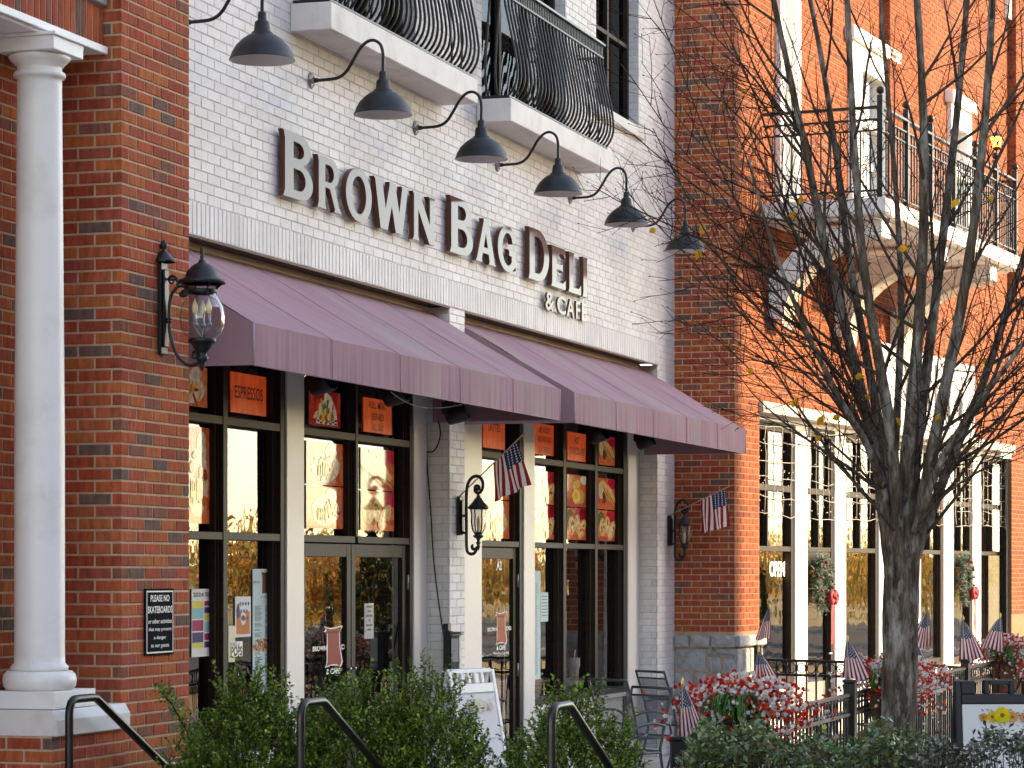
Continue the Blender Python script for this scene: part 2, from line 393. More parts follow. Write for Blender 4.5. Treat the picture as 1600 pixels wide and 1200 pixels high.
def brick_geo(L, H, rnd, dp=.013, c=.0032):
    j = lambda a: rnd.uniform(-a, a)
    a, b = L / 2, H / 2
    v = [(-a + c + j(.0012), j(.0014), -b + c + j(.0012)), (a - c + j(.0012), j(.0014), -b + c + j(.0012)), (a - c + j(.0012), j(.0014), b - c + j(.0012)), (-a + c + j(.0012), j(.0014), b - c + j(.0012)),
         (-a, c, -b), (a, c, -b), (a, c, b), (-a, c, b), (-a, dp, -b), (a, dp, -b), (a, dp, b), (-a, dp, b)]
    f = [(0, 1, 2, 3), (4, 5, 1, 0), (5, 6, 2, 1), (6, 7, 3, 2), (7, 4, 0, 3), (8, 9, 5, 4), (9, 10, 6, 5), (10, 11, 7, 6), (11, 8, 4, 7)]
    return v, f
def lay(lst, parent, mat, single=300, name='brick', rest='brickwork', key='b'):
    """nearest bricks in view become parts, the others one part of kind stuff"""
    org = ORG[parent]; rnd = random.Random(len(lst)); q = []
    for b in lst:
        p = proj(b); ok = -15 < p[0] < 1615 and -15 < p[1] < 1215
        q.append(((0 if ok else 1), p[2], b))
    q.sort(key=lambda t: (t[0], t[1]))
    ns = 0; V = []; F = []; T = []
    for (out, d, b) in q:
        x, y, z, phi, L, H, t = b
        if not out and ns < single:
            ns += 1; kk = (key, round(L, 3), round(H, 3), int(t * 24))
            me = BVAR.get(kk)
            if me is None:
                me = bpy.data.meshes.new(name); v, f = brick_geo(L, H, rnd); me.from_pydata(v, [], f)
                at_ = me.attributes.new('tint', 'FLOAT', 'FACE'); at_.data.foreach_set('value', [t] * len(f)); me.materials.append(mat); BVAR[kk] = me
            o = bpy.data.objects.new(name, me); COL.objects.link(o); o.parent = parent; o.location = (x - org.x, y - org.y, z - org.z); o.rotation_euler = (0, 0, phi)
        else:
            v, f = brick_geo(L, H, rnd); c_, s_ = math.cos(phi), math.sin(phi); n = len(V)
            V += [(x - org.x + a * c_ - b2 * s_, y - org.y + a * s_ + b2 * c_, z - org.z + c) for a, b2, c in v]
            F += [tuple(i + n for i in g) for g in f]; T += [t] * len(f)
    if V:
        me = bpy.data.meshes.new(rest); me.from_pydata(V, [], F); at_ = me.attributes.new('tint', 'FLOAT', 'FACE'); at_.data.foreach_set('value', T); me.materials.append(mat)
        o = link(rest, me, parent); stuff(o)
def backing(mb, o, phi, length, z0, z1, holes=(), rec=.0045, x0=0.0):
    xs = sorted({x0, length, *[v for h in holes for v in h[:2] if x0 < v < length]}); zs = sorted({z0, z1, *[v for h in holes for v in h[2:] if z0 < v < z1]})
    e = (math.cos(phi), math.sin(phi)); n = (-e[1], e[0])
    P = lambda a, z: (o[0] + e[0] * a + n[0] * rec, o[1] + e[1] * a + n[1] * rec, z)
    for i in range(len(xs) - 1):
        for j in range(len(zs) - 1):
            cx, cz = (xs[i] + xs[i + 1]) / 2, (zs[j] + zs[j + 1]) / 2
            if any(h[0] < cx < h[1] and h[2] < cz < h[3] for h in holes): continue
            mb.quad(P(xs[i], zs[j]), P(xs[i + 1], zs[j]), P(xs[i + 1], zs[j + 1]), P(xs[i], zs[j + 1]))
# ------------------------------------------------------------------ ground
def sheet(name, x0, x1, y0, y1, z, mat):
    mb = MB(); mb.quad((x0, y0, z), (x1, y0, z), (x1, y1, z), (x0, y1, z)); return struct(mb.build(name, mat))
sheet('ground', -400, 1500, -900, 900, -0.02, m_field)
sheet('road', -60, 420, -19, -3.2, -0.012, m_asph)
sheet('patio_pavement', 13.9, 56, -0.5, 7.62, 0.0, m_conc)
sheet('planting_bed', 14.1, 17.4, 1.6, 6.4, 0.006, m_soil)
mb = MB(); mb.box(-12, 12.95, -1, 7.2, -.02, .40, .01)
for k in range(3): mb.box(12.952 + .3 * k, 13.25 + .3 * k, -1, 6.54, -.02, .40 - .133 * (k + 1) + .0, .008)
struct(mb.build('upper_landing', m_conc))
mb = MB(); mb.box(-60, 420, -3.5, -3.2, -.02, .12, .02); struct(mb.build('kerb', m_conc))

YF = 7.27; YP = 6.6; YS = 7.47; YG = 7.56
# ------------------------------------------------------------------ near red brick pier
pier = thing('brick_pier', 'tall red brick pier at the left carrying the globe lantern and skateboard sign', 'pier', (14.1, 6.9, 0))
x0, x1 = 13.67, 14.565
B1 = Bricks()
B1.wall((x0, YP), 0, x1 - x0, 0, 8.6, seeds=(5, None), off=.1)
B1.wall((x0, YF), -PI / 2, YF - YP - .0135, 0, 8.6, seeds=(None, 5), off=.0)
B1.wall((x1, YP + .0135), PI / 2, YF - YP - .014, 0, 8.6, off=.1)
mb = MB(); mb.box(x0 + .0045, x1 - .0045, YP + .0045, YF + .2, 0, 8.6); mb.build('mortar_core', m_mort, pier)
lay(B1.l, pier, m_brick, 300)

# ------------------------------------------------------------------ portico at the far left: wall, column, soldier lintel
wl = thing('brick_wall', 'red brick wall behind the white column at the left edge', 'wall', (12, 6.95, 0))
B = Bricks(); B.wall((10.5, 6.95), 0, 13.667 - 10.5, .40, 4.75, off=.04)
mb = MB(); mb.box(10.5, 13.667, 6.9545, 7.3, .40, 4.75); mb.build('mortar_core', m_mort, wl); lay(B.l, wl, m_brick, 170)
lin = thing('soldier_course_lintel', 'red brick soldier course beam resting over the white column', 'lintel', (12, 6.8, 4.79))
B = Bricks(); L = []; B.soldier((9.5, 6.70), 0, 13.66 - 9.5, 4.80, .225, out=L)
lay(L, lin, m_brick, 200, 'soldier_brick', key='s')
B = Bricks(); B.wall((9.5, 6.70), 0, 13.66 - 9.5, 5.14, 8.6, off=.06); lay(B.l, lin, m_brick, 120)
mb = MB(); mb.box(9.5, 13.66, 6.7045, 7.25, 4.80, 8.6); mb.build('mortar_core', m_mort, lin)
mb = MB(); mb.box(9.5, 13.655, 6.675, 6.80, 5.028, 5.13, .006); mb.build('stone_band', m_stone, lin)
mb = MB(); mb.box(9.5, 13.63, 6.675, 6.945, 4.762, 4.797, .004); mb.box(9.5, 13.40, 6.69, 6.93, 4.742, 4.761, .003); mb.box(9.5, 13.63, 6.662, 6.674, 4.757, 4.80, .004)
mb.build('soffit_board', m_white, lin)
col = thing('column', 'round white column standing on a stepped stone pedestal beside the brick pier', 'column', (13.03, 6.765, 1.1))
cx, cy = 13.03, 6.765
prof = [(.132, 1.42), (.15, 1.422), (.152, 1.44), (.134, 1.46), (.1325, 1.5), (.132, 2.6), (.126, 3.4), (.117, 4.50), (.118, 4.528), (.133, 4.533), (.138, 4.546), (.133, 4.559), (.118, 4.565), (.117, 4.59), (.128, 4.595), (.129, 4.603), (.138, 4.608), (.155, 4.624), (.165, 4.640), (.14, 4.652)]
mb = MB(); mb.lathe(prof, (cx, cy, 0), 48); mb.build('shaft', m_white, col)
mb = MB(); mb.lathe([(.10, 1.318), (.172, 1.318), (.19, 1.34), (.194, 1.37), (.188, 1.40), (.17, 1.418), (.10, 1.421)], (cx, cy, 0), 48); mb.build('base_torus', m_white, col)
mb = MB(); mb.box(cx - .17, cx + .17, cy - .17, cy + .17, 4.651, 4.722, .003); mb.box(cx - .185, cx + .185, cy - .185, cy + .17, 4.723, 4.741, .003); mb.build('abacus', m_white, col)
mb = MB(); mb.box(cx - .19, cx + .285, cy - .185, cy + .18, 1.225, 1.317, .004); mb.build('plinth', m_white, col)
mb = MB(); mb.prism([(-.22, 1.09), (-.22, 1.17), (-.19, 1.222), (.183, 1.222), (.183, 1.09)], lambda u, v, t: (t, cy + u, v), 12.80, 13.664); mb.build('pedestal_cap', m_slab, col)
B = Bricks(); B.wall((12.80, 6.575), 0, 13.664 - 12.8, .41, 1.085, seeds=(9, None)); B.wall((12.80, 6.94), -PI / 2, 6.94 - 6.575 - .0135, .41, 1.085, seeds=(None, 9)); lay(B.l, col, m_brick, 100)
mb = MB(); mb.box(12.8045, 13.664, 6.5795, 6.94, .40, 1.089); mb.build('pedestal_core', m_mort, col)

# ------------------------------------------------------------------ white painted cafe facade
fac = thing('cafe_facade', 'white painted brick cafe front with a soldier course and upper windows', 'building', (21, YF, 0))
FX0, FX1 = 14.57, 28.49
BAY = [(14.86, 21.12), (21.51, 27.77)]
SZ0, SZ1 = 4.08, 4.300
DOORS = [(17.95, 20.3), (21.95, 24.42)]
WIN = (25.45, 27.02, 6.42, 8.9)
top = 9.2
DZ = 5.9
holes = [(a, b, -1, SZ0) for a, b in BAY] + [(14.57, 27.77, SZ0, SZ1)] + [(a, b, DZ, 8.5) for a, b in DOORS] + [WIN]
hl = [(a - FX0, b - FX0, c, d) for a, b, c, d in holes]
Bf = Bricks(); Bf.wall((FX0, YF), 0, FX1 - FX0, 0, top, hl, off=.03, co=.0683, h=.0612, jt=.0072)
for a, b in BAY:                                     # reveals
    Bf.wall((b, YS + .07), -PI / 2, YS + .07 - YF - .0135, 0, SZ0, co=.0683, h=.0612, jt=.0072)
    Bf.wall((a, YF + .0135), PI / 2, YS + .07 - YF - .0135, 0, SZ0, co=.0683, h=.0612, jt=.0072)
Bf.wall((WIN[1], YF + .16), -PI / 2, .16 - .0135, WIN[2], top, co=.0683, h=.0612, jt=.0072)
for a, b in DOORS: Bf.wall((b, YF + .16), -PI / 2, .16 - .0135, DZ, 8.5, co=.0683, h=.0612, jt=.0072)
KN = [(BAY[0][0], XF(446, YS)), (XF(834, YS), BAY[1][1])]
for a, b in KN: Bf.wall((a, YS + .012), 0, b - a, 0, .70, co=.0683, h=.0612, jt=.0072)
L = []; Bf.soldier((FX0, YF - .012), 0, 27.77 - FX0, SZ0, SZ1 - SZ0, out=L)
lay(L, fac, m_wbrick, 300, 'soldier_brick', key='ws')
lay(Bf.l, fac, m_wbrick, 300, key='w')
mb = MB()
backing(mb, (FX0, YF), 0, FX1 - FX0, 0, top, hl, .0038)
backing(mb, (FX0, YF - .012), 0, 27.77 - FX0, SZ0 + .002, SZ1 - .002, (), .0038)
for a, b in BAY:
    backing(mb, (b, YS + .07), -PI / 2, YS + .07 - YF - .004, 0, SZ0, (), .0038); backing(mb, (a, YF + .004), PI / 2, YS + .07 - YF - .004, 0, SZ0, (), .0038)
for a, b in KN: backing(mb, (a, YS + .012), 0, b - a, 0, .70, (), .0038)
backing(mb, (WIN[1], YF + .16), -PI / 2, .156, WIN[2], top, (), .0038)
for a, b in DOORS: backing(mb, (b, YF + .16), -PI / 2, .156, DZ, 8.5, (), .0038)
mb.build('mortar_bed', m_wmort, fac, recalc=False)
mb = MB()
for a, b in BAY:
    mb.box(a + .002, b - .002, YF + .012, YS + .16, SZ0 + .012, SZ0 + .04)
mb.build('soffit', m_soff, fac)
mb = MB()
for a, b in BAY: mb.box(a + .002, b - .002, YF - .004, YF + .011, SZ0 - .012, SZ0 + .035, .002)
mb.build('steel_angle', m_soff, fac)
mb = MB()
for a, b in BAY:
    mb.box(a + .003, b - .003, YS - .02, YS + .06, SZ0 - .075, SZ0 + .008, .004)
mb.build('trim_board', m_wood, fac)
# small drip staples under the soldier course ledge and window sill
mb = MB(); mb.box(WIN[0] - .08, WIN[1] + .06, YF - .05, YF + .14, WIN[2] - .105, WIN[2] + .005, .008); mb.build('window_sill', m_slab, fac)
def glazed(parent, x0, x1, z0, z1, y, nv, nh, name='window', fm=None):
    fm = fm or m_bronze
    mb = MB(); t = .06
    mb.box(x0, x0 + t, y, y + .09, z0, z1, .004); mb.box(x1 - t, x1, y, y + .09, z0, z1, .004); mb.box(x0 + t, x1 - t, y, y + .09, z0, z0 + t, .004); mb.box(x0 + t, x1 - t, y, y + .09, z1 - t, z1, .004)
    for k in range(1, nv): xx = x0 + (x1 - x0) * k / nv; mb.box(xx - .03, xx + .03, y + .002, y + .088, z0 + t, z1 - t, .004)
    for k in range(1, nh): zz = z0 + (z1 - z0) * k / nh; mb.box(x0 + t, x1 - t, y + .004, y + .08, zz - .022, zz + .022, .004)
    f = mb.build(name, fm, parent)
    for i in range(nv):
        a = x0 + (x1 - x0) * i / nv + .032; b = x0 + (x1 - x0) * (i + 1) / nv - .032
        mb = MB(); mb.box(a, b, y + .045, y + .051, z0 + t - .01, z1 - t + .01); mb.build('pane', m_uglass, f)
    return f
glazed(fac, WIN[0] + .002, WIN[1] - .012, WIN[2] + .01, WIN[3], YF + .1, 2, 3)
for a, b in DOORS: glazed(fac, a + .002, b - .012, DZ + .005, 8.49, YF + .1, 3, 1, 'balcony_door')
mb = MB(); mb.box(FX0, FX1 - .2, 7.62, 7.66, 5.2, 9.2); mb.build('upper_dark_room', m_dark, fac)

# ------------------------------------------------------------------ storefronts
ZSILL, ZM0, ZM1, ZT0, ZT1, ZH = .76, 2.150, 2.203, 2.925, 2.982, 4.06
def storefront(label, bay, posts, mulls, doorspan, wins, groups):
    s = thing('storefront', label, 'shop front', ((bay[0] + bay[1]) / 2, YS, 0))
    for (a, b) in posts:
        mb = MB(); mb.box(a, b, YS - .012, YG + .09, 0, ZH - .06, .004); mb.build('post', m_post, s)
    for (a, b, z0, z1) in mulls:
        mb = MB(); mb.box(a, b, YS, YG + .05, z0, z1, .003); mb.build('mullion', m_bronze, s)
    for (a, b) in groups:                                  # runs between posts
        for z0, z1 in ((ZM0, ZM1), (ZT0, ZT1), (ZH - .12, ZH - .06)):
            mb = MB(); mb.box(a, b, YS + .004, YG + .046, z0, z1, .003); mb.build('transom_bar', m_bronze, s)
    for (a, b) in wins:
        mb = MB(); mb.box(a, b, YS + .006, YG + .044, ZSILL - .06, ZSILL, .003); mb.build('sill_bar', m_bronze, s)
        mb = MB(); mb.box(a - .0, b + .0, YS - .03, YG + .05, ZSILL - .1, ZSILL - .061, .004); mb.build('ledge', m_slab, s)
        for z0, z1 in ((ZSILL, ZM0), (ZM1, ZT0), (ZT1, ZH - .12)):
            mb = MB(); mb.box(a + .001, b - .001, YG, YG + .006, z0 - .004, z1 + .004); mb.build('pane', m_glass, s)
            mb = MB()                                      # inner stops, seen at the far jamb of each light
            mb.box(b - .05, b - .001, YG - .05, YG - .001, z0, z1, .002); mb.box(b - .028, b - .012, YG - .062, YG - .051, z0, z1, .002)
            mb.build('glazing_stop', m_bronze, s)
    for (a, b) in doorspan:
        for z0, z1 in ((ZM1, ZT0), (ZT1, ZH - .12)):
            mb = MB(); mb.box(a + .001, b - .001, YG, YG + .006, z0 - .004, z1 + .004); mb.build('pane', m_glass, s)
            mb = MB(); mb.box(b - .05, b - .001, YG - .05, YG - .001, z0, z1, .002); mb.box(b - .028, b - .012, YG - .062, YG - .051, z0, z1, .002); mb.build('glazing_stop', m_bronze, s)
    return s
def door(s, a, b, hinge_right=True):
    d = MB(); y0, y1 = YS + .03, YS + .075; st = .085
    d.box(a, a + st, y0, y1, .02, ZM0 - .006, .003); d.box(b - st, b, y0, y1, .02, ZM0 - .006, .003)
    d.box(a + st, b - st, y0 + .001, y1 - .001, ZM0 - .105, ZM0 - .006, .003); d.box(a + st, b - st, y0 + .001, y1 - .001, .02, .26, .003)
    o = d.build('door', m_bronze, s)
    mb = MB(); mb.box(a + st - .005, b - st + .005, y0 + .02, y0 + .026, .255, ZM0 - .1); mb.build('pane', m_glass, o)
    hx = b + .004 if hinge_right else a - .004
    for z in (.4, 1.05, 1.85):
        mb = MB(); mb.tube([(hx, y0 - .012, z - .06), (hx, y0 - .012, z + .06)], .012, 8); mb.build('hinge', m_galv, o)
    kx = a + .045 if hinge_right else b - .045
    mb = MB(); mb.lathe([(.001, -.05), (.022, -.048), (.026, -.03), (.02, -.012), (.008, -.008), (.008, .0)], (kx, y0, 1.02), 12, 'y'); mb.ball((kx, y0 - .012, 1.2), .014); mb.build('handle', m_steel, o)
    return o
X = lambda p: XF(p, YS)
pA = (X(446), X(473)); pB = (X(645), 21.105); pC = (21.53, X(751)); pD = (X(817), X(834)); pE = (X(980), 27.755)
s1 = storefront('left shop front with espressos sign, double doors and menus on the glass', BAY[0], [pA, pB],
    [(X(349), X(356), ZSILL, ZH), (X(438.5), pA[0] - .001, 0, ZH), (BAY[0][0] + .014, BAY[0][0] + .1, 0, ZH), (X(556), X(560), ZM1, ZH), (pA[1] + .001, X(475.5), 0, ZH), (X(640.5), pB[0] - .001, 0, ZH)],
    [(X(475.5) + .001, X(556)), (X(560), X(640.5) - .001)], [(BAY[0][0] + .1, X(349)), (X(356), X(438.5))], [(BAY[0][0] + .1, X(349)), (X(356), X(438.5)), (X(475.5), X(556)), (X(560), X(640.5))])
door(s1, X(476), X(554), False); door(s1, X(555), X(640), True)
s2 = storefront('right shop front with single glazed door and three tall windows', BAY[1], [pC, pD, pE],
    [(X(812), pD[0] - .001, 0, ZH), (X(880.5), X(885), ZSILL, ZH), (X(930), X(934), ZSILL, ZH), (X(974.5), pE[0] - .001, 0, ZH), (pC[1] + .001, X(753), 0, ZH)],
    [(X(753), X(812))], [(pD[1], X(880.5)), (X(885), X(930)), (X(934), X(974.5))], [(pD[1], X(880.5)), (X(885), X(930)), (X(934), X(974.5)), (X(753), X(812))])
door(s2, X(753.5), X(811.5), True)
# dim room behind the glass
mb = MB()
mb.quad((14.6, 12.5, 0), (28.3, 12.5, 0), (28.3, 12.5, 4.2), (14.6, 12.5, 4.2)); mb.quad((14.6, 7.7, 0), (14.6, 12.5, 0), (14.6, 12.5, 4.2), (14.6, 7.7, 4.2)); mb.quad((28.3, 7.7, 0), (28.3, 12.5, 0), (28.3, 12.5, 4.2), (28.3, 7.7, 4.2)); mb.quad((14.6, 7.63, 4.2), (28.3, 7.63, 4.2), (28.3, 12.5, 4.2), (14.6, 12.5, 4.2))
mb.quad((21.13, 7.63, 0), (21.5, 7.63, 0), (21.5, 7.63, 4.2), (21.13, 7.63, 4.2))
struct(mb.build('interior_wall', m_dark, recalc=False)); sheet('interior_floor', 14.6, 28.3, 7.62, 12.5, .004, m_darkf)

# ------------------------------------------------------------------ awnings
YA = 6.335; ZA0, ZA1 = 3.145, 3.395; ZAT = 4.03
def awning(label, x0, x1, seed):
    rnd = random.Random(seed)
    a = thing('awning', label, 'awning', ((x0 + x1) / 2, YA, ZA0), 'mauve canvas awnings over the shop fronts')
    yb = YS - .06; nx = 130; ny = 16; nr = 5
    def slope(x, v):
        u = (x - x0) / (x1 - x0); rib = abs(math.sin(PI * u * nr))
        sag = -.018 * rib * math.sin(PI * v) + .004 * math.sin(x * 9 + v * 5 + seed) * math.sin(PI * v) + .004 * math.sin(x * 23 - v * 9) * math.sin(PI * v)
        return (x, yb + (YA - yb) * v, ZAT + (ZA1 - ZAT) * v + sag)
    mb = MB(); vs = [slope(x0 + (x1 - x0) * i / nx, j / ny) for j in range(ny + 1) for i in range(nx + 1)]
    fs = [(j * (nx + 1) + i, j * (nx + 1) + i + 1, (j + 1) * (nx + 1) + i + 1, (j + 1) * (nx + 1) + i) for j in range(ny) for i in range(nx)]
    mb.add(vs, fs, None, True); mb.build('canopy', m_awn, a, recalc=False)
    def val(x, v):
        wv = .0036 * math.sin(x * 41 + 2.2 * math.sin(x * 3.1 + seed)) * math.sin(x * 5.3 + 2) + .0022 * math.sin(x * 83 + 3 * math.sin(x * 2.3)) * math.sin(x * 2.9 + seed) + .004 * math.sin(x * 13 + 1.5 * math.sin(x * 1.7))
        return (x, YA - wv * (.35 + .65 * v) - .002, ZA1 + .0005 + (ZA0 - ZA1) * v)
    nx2 = 520; mb = MB(); vs = [val(x0 + (x1 - x0) * i / nx2, j / 5) for j in range(6) for i in range(nx2 + 1)]
    fs = [(j * (nx2 + 1) + i, j * (nx2 + 1) + i + 1, (j + 1) * (nx2 + 1) + i + 1, (j + 1) * (nx2 + 1) + i) for j in range(5) for i in range(nx2)]
    mb.add(vs, fs, None, True); mb.build('valance', m_awn, a, recalc=False)
    for xe in (x0, x1):
        mb = MB(); d = .004 if xe == x0 else -.004
        mb.prism([(YA + .001, ZA0 + .002), (YA + .001, ZA1 - .003), (yb, ZAT - .003), (yb, ZA0 + .002)], lambda u, v, t: (t, u, v), xe + d * .2, xe + d); mb.build('side_panel', m_awn, a)
        mb = MB(); mb.tube([(xe, YA - .004, ZA0), (xe, YA - .004, ZA1), ], .006, 6); mb.build('piping', m_pipe, a)
    mb = MB(); mb.tube([(x0, YA - .006, ZA0), (x1, YA - .006, ZA0)], .004, 5); mb.build('hem', m_awn, a)
    for k in range(1, nr):                                  # lapped seams down the slope
        xx = x0 + (x1 - x0) * k / nr; mb = MB(); p = [slope(xx, v / 8) for v in range(9)]
        for dx in (-.012, .012): mb.tube([(q[0] + dx, q[1], q[2] - .0005) for q in p], .0028, 4)
        mb.tube([(xx, YA - .008, ZA1), (xx, YA - .009, ZA0)], .003, 4); mb.build('seam', m_awn, a)
    mb = MB()
    for k in range(nr + 1):
        xx = min(max(x0 + (x1 - x0) * k / nr, x0 + .03), x1 - .03); mb.tube([(xx, yb + .02, ZAT - .05), (xx, YA + .03, ZA1 - .05), (xx, YA + .03, ZA0 + .03)], .014, 6)
    mb.tube([(x0 + .03, YA + .03, ZA0 + .03), (x1 - .03, YA + .03, ZA0 + .03)], .014, 6); mb.tube([(x0 + .03, YA + .03, ZA1 - .05), (x1 - .03, YA + .03, ZA1 - .05)], .014, 6)
    mb.build('frame', m_black, a)
    return a
awning('left mauve awning over the double doors', 14.875, 21.105, 1)
awning('right mauve awning beside the far brick pier', 21.525, 27.755, 2)

# ------------------------------------------------------------------ balconies over the sign
def bellied(z): pass
BPROF = [(0, .03), (.03, .06), (.065, .12), (.082, .2), (.078, .28), (.06, .4), (.03, .54), (.0, .68), (-.025, .80), (-.03, .87)]
def juliet(label, x0, x1):
    b = thing('juliet_balcony', label, 'balcony', ((x0 + x1) / 2, YF, 5.68), 'white slab balconies above the sign')
    y1 = 6.965
    mb = MB(); mb.box(x0, x1, y1, YF - .002, 5.683, 5.875, .006); mb.build('slab', m_slab, b)
    zs = 5.875; yr = y1 + .045; xa, xb = x0 + .06, x1 - .09
    mb = MB(); mb.box(xa - .02, xb + .02, yr - .018, yr + .018, zs + .012, zs + .034, .003)
    for xx in (xa, xb): mb.box(xx - .018, xx + .018, yr + .019, YF - .003, zs + .013, zs + .033, .003)
    mb.build('bottom_rail', m_black, b)
    yt = yr + .03
    mb = MB(); mb.box(xa - .03, xb + .03, yt - .03, yt + .03, zs + .98, zs + 1.005, .004)
    for xx in (xa, xb): mb.box(xx - .03, xx + .03, yt + .031, YF - .003, zs + .98, zs + 1.004, .004)
    mb.build('top_rail', m_grey, b)
    mb = MB(); mb.box(xa - .015, xb + .015, yt - .014, yt + .014, zs + .862, zs + .882, .003)
    for xx in (xa, xb): mb.box(xx - .014, xx + .014, yt + .015, YF - .003, zs + .862, zs + .881, .003)
    mb.build('mid_rail', m_black, b)
    n = int((xb - xa) / .098); base = None
    for k in range(n + 1):
        xx = xa + (xb - xa) * k / n
        if base is None:
            mb = MB(); mb.tube(bez([(xx, yr - p, zs + z) for p, z in BPROF], 2), .0105, 6); base = mb.build('baluster', m_black, b)
        else:
            o = dup(base, b); o.location = (xx - xa, 0, 0)
    mb = MB()
    for k in range(2 * n + 1):
        xx = xa + (xb - xa) * k / (2 * n); mb.box(xx - .006, xx + .006, yt - .006, yt + .006, zs + .882, zs + .98)
    stuff(mb.build('top_pickets', m_black, b))
    for xx, sg in ((xa, -1), (xb, 1)):
        for j in range(1, 3):
            yy = yr + (YF - yr) * j / 3; mb = MB(); mb.tube(bez([(xx + sg * p, yy, zs + z) for p, z in BPROF], 2), .0105, 6); mb.build('baluster', m_black, b)
    return b
juliet('left curved iron balcony, cut off by the top of the picture', 17.72, 20.93)
juliet('right curved iron balcony with its top rail in view', 21.80, 24.93)

# ------------------------------------------------------------------ far pier and the orange brick building
PX = 28.5
RB = -R(6.0)
e_ = Vector((math.cos(RB), math.sin(RB), 0)); n_ = Vector((math.sin(RB), -math.cos(RB), 0))   # along, outward
RO = Vector((PX, 6.62, 0))
def RP(a, b, z): return RO + e_ * a + n_ * b + Vector((0, 0, z))
def RA(px, b):
    r = (px - 800) / FPX; o = RO + n_ * b
    f = lambda v: v.x * (SN - r * CS) - v.y * (CS + r * SN)
    return -f(o) / f(e_)
def RZ(py, a, b): p = RP(a, b, 0); return ZP(py, p.x, p.y)
TOPZ = 12.5; AEND = 27.0
A0 = RA(1187, 0)                        # right edge of the pier
bld = thing('brick_building', 'sunlit orange brick building with white trim on the right', 'building', tuple(RO))
CAPZ = 1.272
AW = (A0, RA(1581, 0))                  # shop window opening
ZF1 = RZ(631, A0, 0); ZF0 = ZF1 - .02
# upper openings (a0,a1,z0,z1)
ZB = 5.93
UD = [(RA(1212, 0), RA(1244, 0), ZB, 9.6), (RA(1325, 0), RA(1390, 0), ZB, RZ(62, RA(1325, 0), 0)), (RA(1480, 0), RA(1512, 0), ZB, RZ(160, RA(1480, 0), 0)), (RA(1570, 0), RA(1592, 0), RZ(28, RA(1570, 0), 0), 12.0)]
rh = [(AW[0], AW[1], -1, ZF1)] + UD
Br = Bricks(); Br.wall(tuple(RO)[:2], RB, AEND, CAPZ, TOPZ, rh, seeds=(21, None))
Br.wall((PX, YF + .04), -PI / 2, YF + .04 - RO.y - .0135, CAPZ, TOPZ, seeds=(None, 21), off=.02)
lay(Br.l, bld, m_obrick if False else m_brick, 0, key='r') if False else None
left = [b for b in Br.l if abs(b[3] + PI / 2) < .01]; front = [b for b in Br.l if abs(b[3] + PI / 2) >= .01]
lay(left, bld, m_brick, 300, key='r')
lay(front, bld, m_obrick, 60, rest='street_brickwork', key='o')
mb = MB(); backing(mb, tuple(RO)[:2], RB, AEND, 0, TOPZ, rh, x0=.008); mb.build('street_mortar_bed', m_omort, bld, recalc=False); mb = MB(); backing(mb, (PX, YF + .1), -PI / 2, YF + .1 - RO.y - .004, 0, TOPZ); mb.build('mortar_bed', m_mort, bld, recalc=False)
# stone base of the pier
rs = random.Random(4)
def stone(y0, y1, z0, z1, d=.05):
    mb = MB(); g = .012; y0 += g; y1 -= g; z0 += g; z1 -= g; ny, nz = 4, 3; vs = []; x = PX - d
    for j in range(nz + 1):
        for i in range(ny + 1):
            ed = i in (0, ny) or j in (0, nz)
            vs.append((x + (.016 if ed else 0) + rs.uniform(-.008, .008), y0 + (y1 - y0) * i / ny + (rs.uniform(-.006, .006)), z0 + (z1 - z0) * j / nz + rs.uniform(-.005, .005)))
    m = len(vs); fs = [(j * (ny + 1) + i, j * (ny + 1) + i + 1, (j + 1) * (ny + 1) + i + 1, (j + 1) * (ny + 1) + i) for j in range(nz) for i in range(ny)]
    ring = [i for i in range(ny + 1)] + [(j + 1) * (ny + 1) + ny for j in range(nz)] + [nz * (ny + 1) + i for i in range(ny - 1, -1, -1)] + [j * (ny + 1) for j in range(nz - 1, 0, -1)]
    bk = [(PX + .06, vs[i][1], vs[i][2]) for i in ring]; vs += bk; q = len(ring)
    fs += [(ring[k], m + k, m + (k + 1) % q, ring[(k + 1) % q]) for k in range(q)]
    mb.add(vs, fs); mb.build('stone', m_stone, bld)
ya, yb = RO.y - .03, YF
W_ = yb - ya
def stf(y): return yb - y * W_       # 0 = inner edge, 1 = street edge
for a, b in ((0, .26), (.26, .60), (.60, 1.0)): stone(stf(b) , stf(a), 1.12, 1.265, .085)
for (a, b, z0, z1) in [(0, .52, .86, 1.12), (.52, .66, 1.03, 1.12), (.66, 1, 1.03, 1.12), (.52, .76, .83, 1.03), (.76, 1, .83, 1.03), (0, .33, .42, .86), (.33, .52, .42, .86), (.52, 1, .55, .83), (.52, .8, .25, .55), (.8, 1, .25, .55), (0, .52, 0, .42), (.52, 1, 0, .25)]: stone(stf(b), stf(a), z0, z1, .05)
def fstone(a0, a1, z0, z1, d):
    mb = MB(); g = .012; M4 = Matrix.Translation(RO) @ Matrix.Rotation(RB, 4, 'Z')
    mb.box(a0 + g, a1 - g, -d + rs.uniform(0, .012), .06, z0 + g, z1 - g, .014, M4); mb.build('stone', m_stone, bld)
for a, b, z0, z1, d in [(-.075, .5, 1.12, 1.265, .085), (.5, A0 + .02, 1.12, 1.265, .085), (-.03, .4, .83, 1.12, .05), (.4, A0, .83, 1.12, .05), (-.03, .7, .45, .83, .05), (.7, A0, .45, .83, .05), (-.03, .45, 0, .45, .05), (.45, A0, 0, .45, .05)]: fstone(a, b, z0, z1, d)
mb = MB(); mb.box(PX - .02, PX + .5, RO.y + .02, YF, 0, CAPZ - .03); mb.build('stone_core', m_mort, bld)
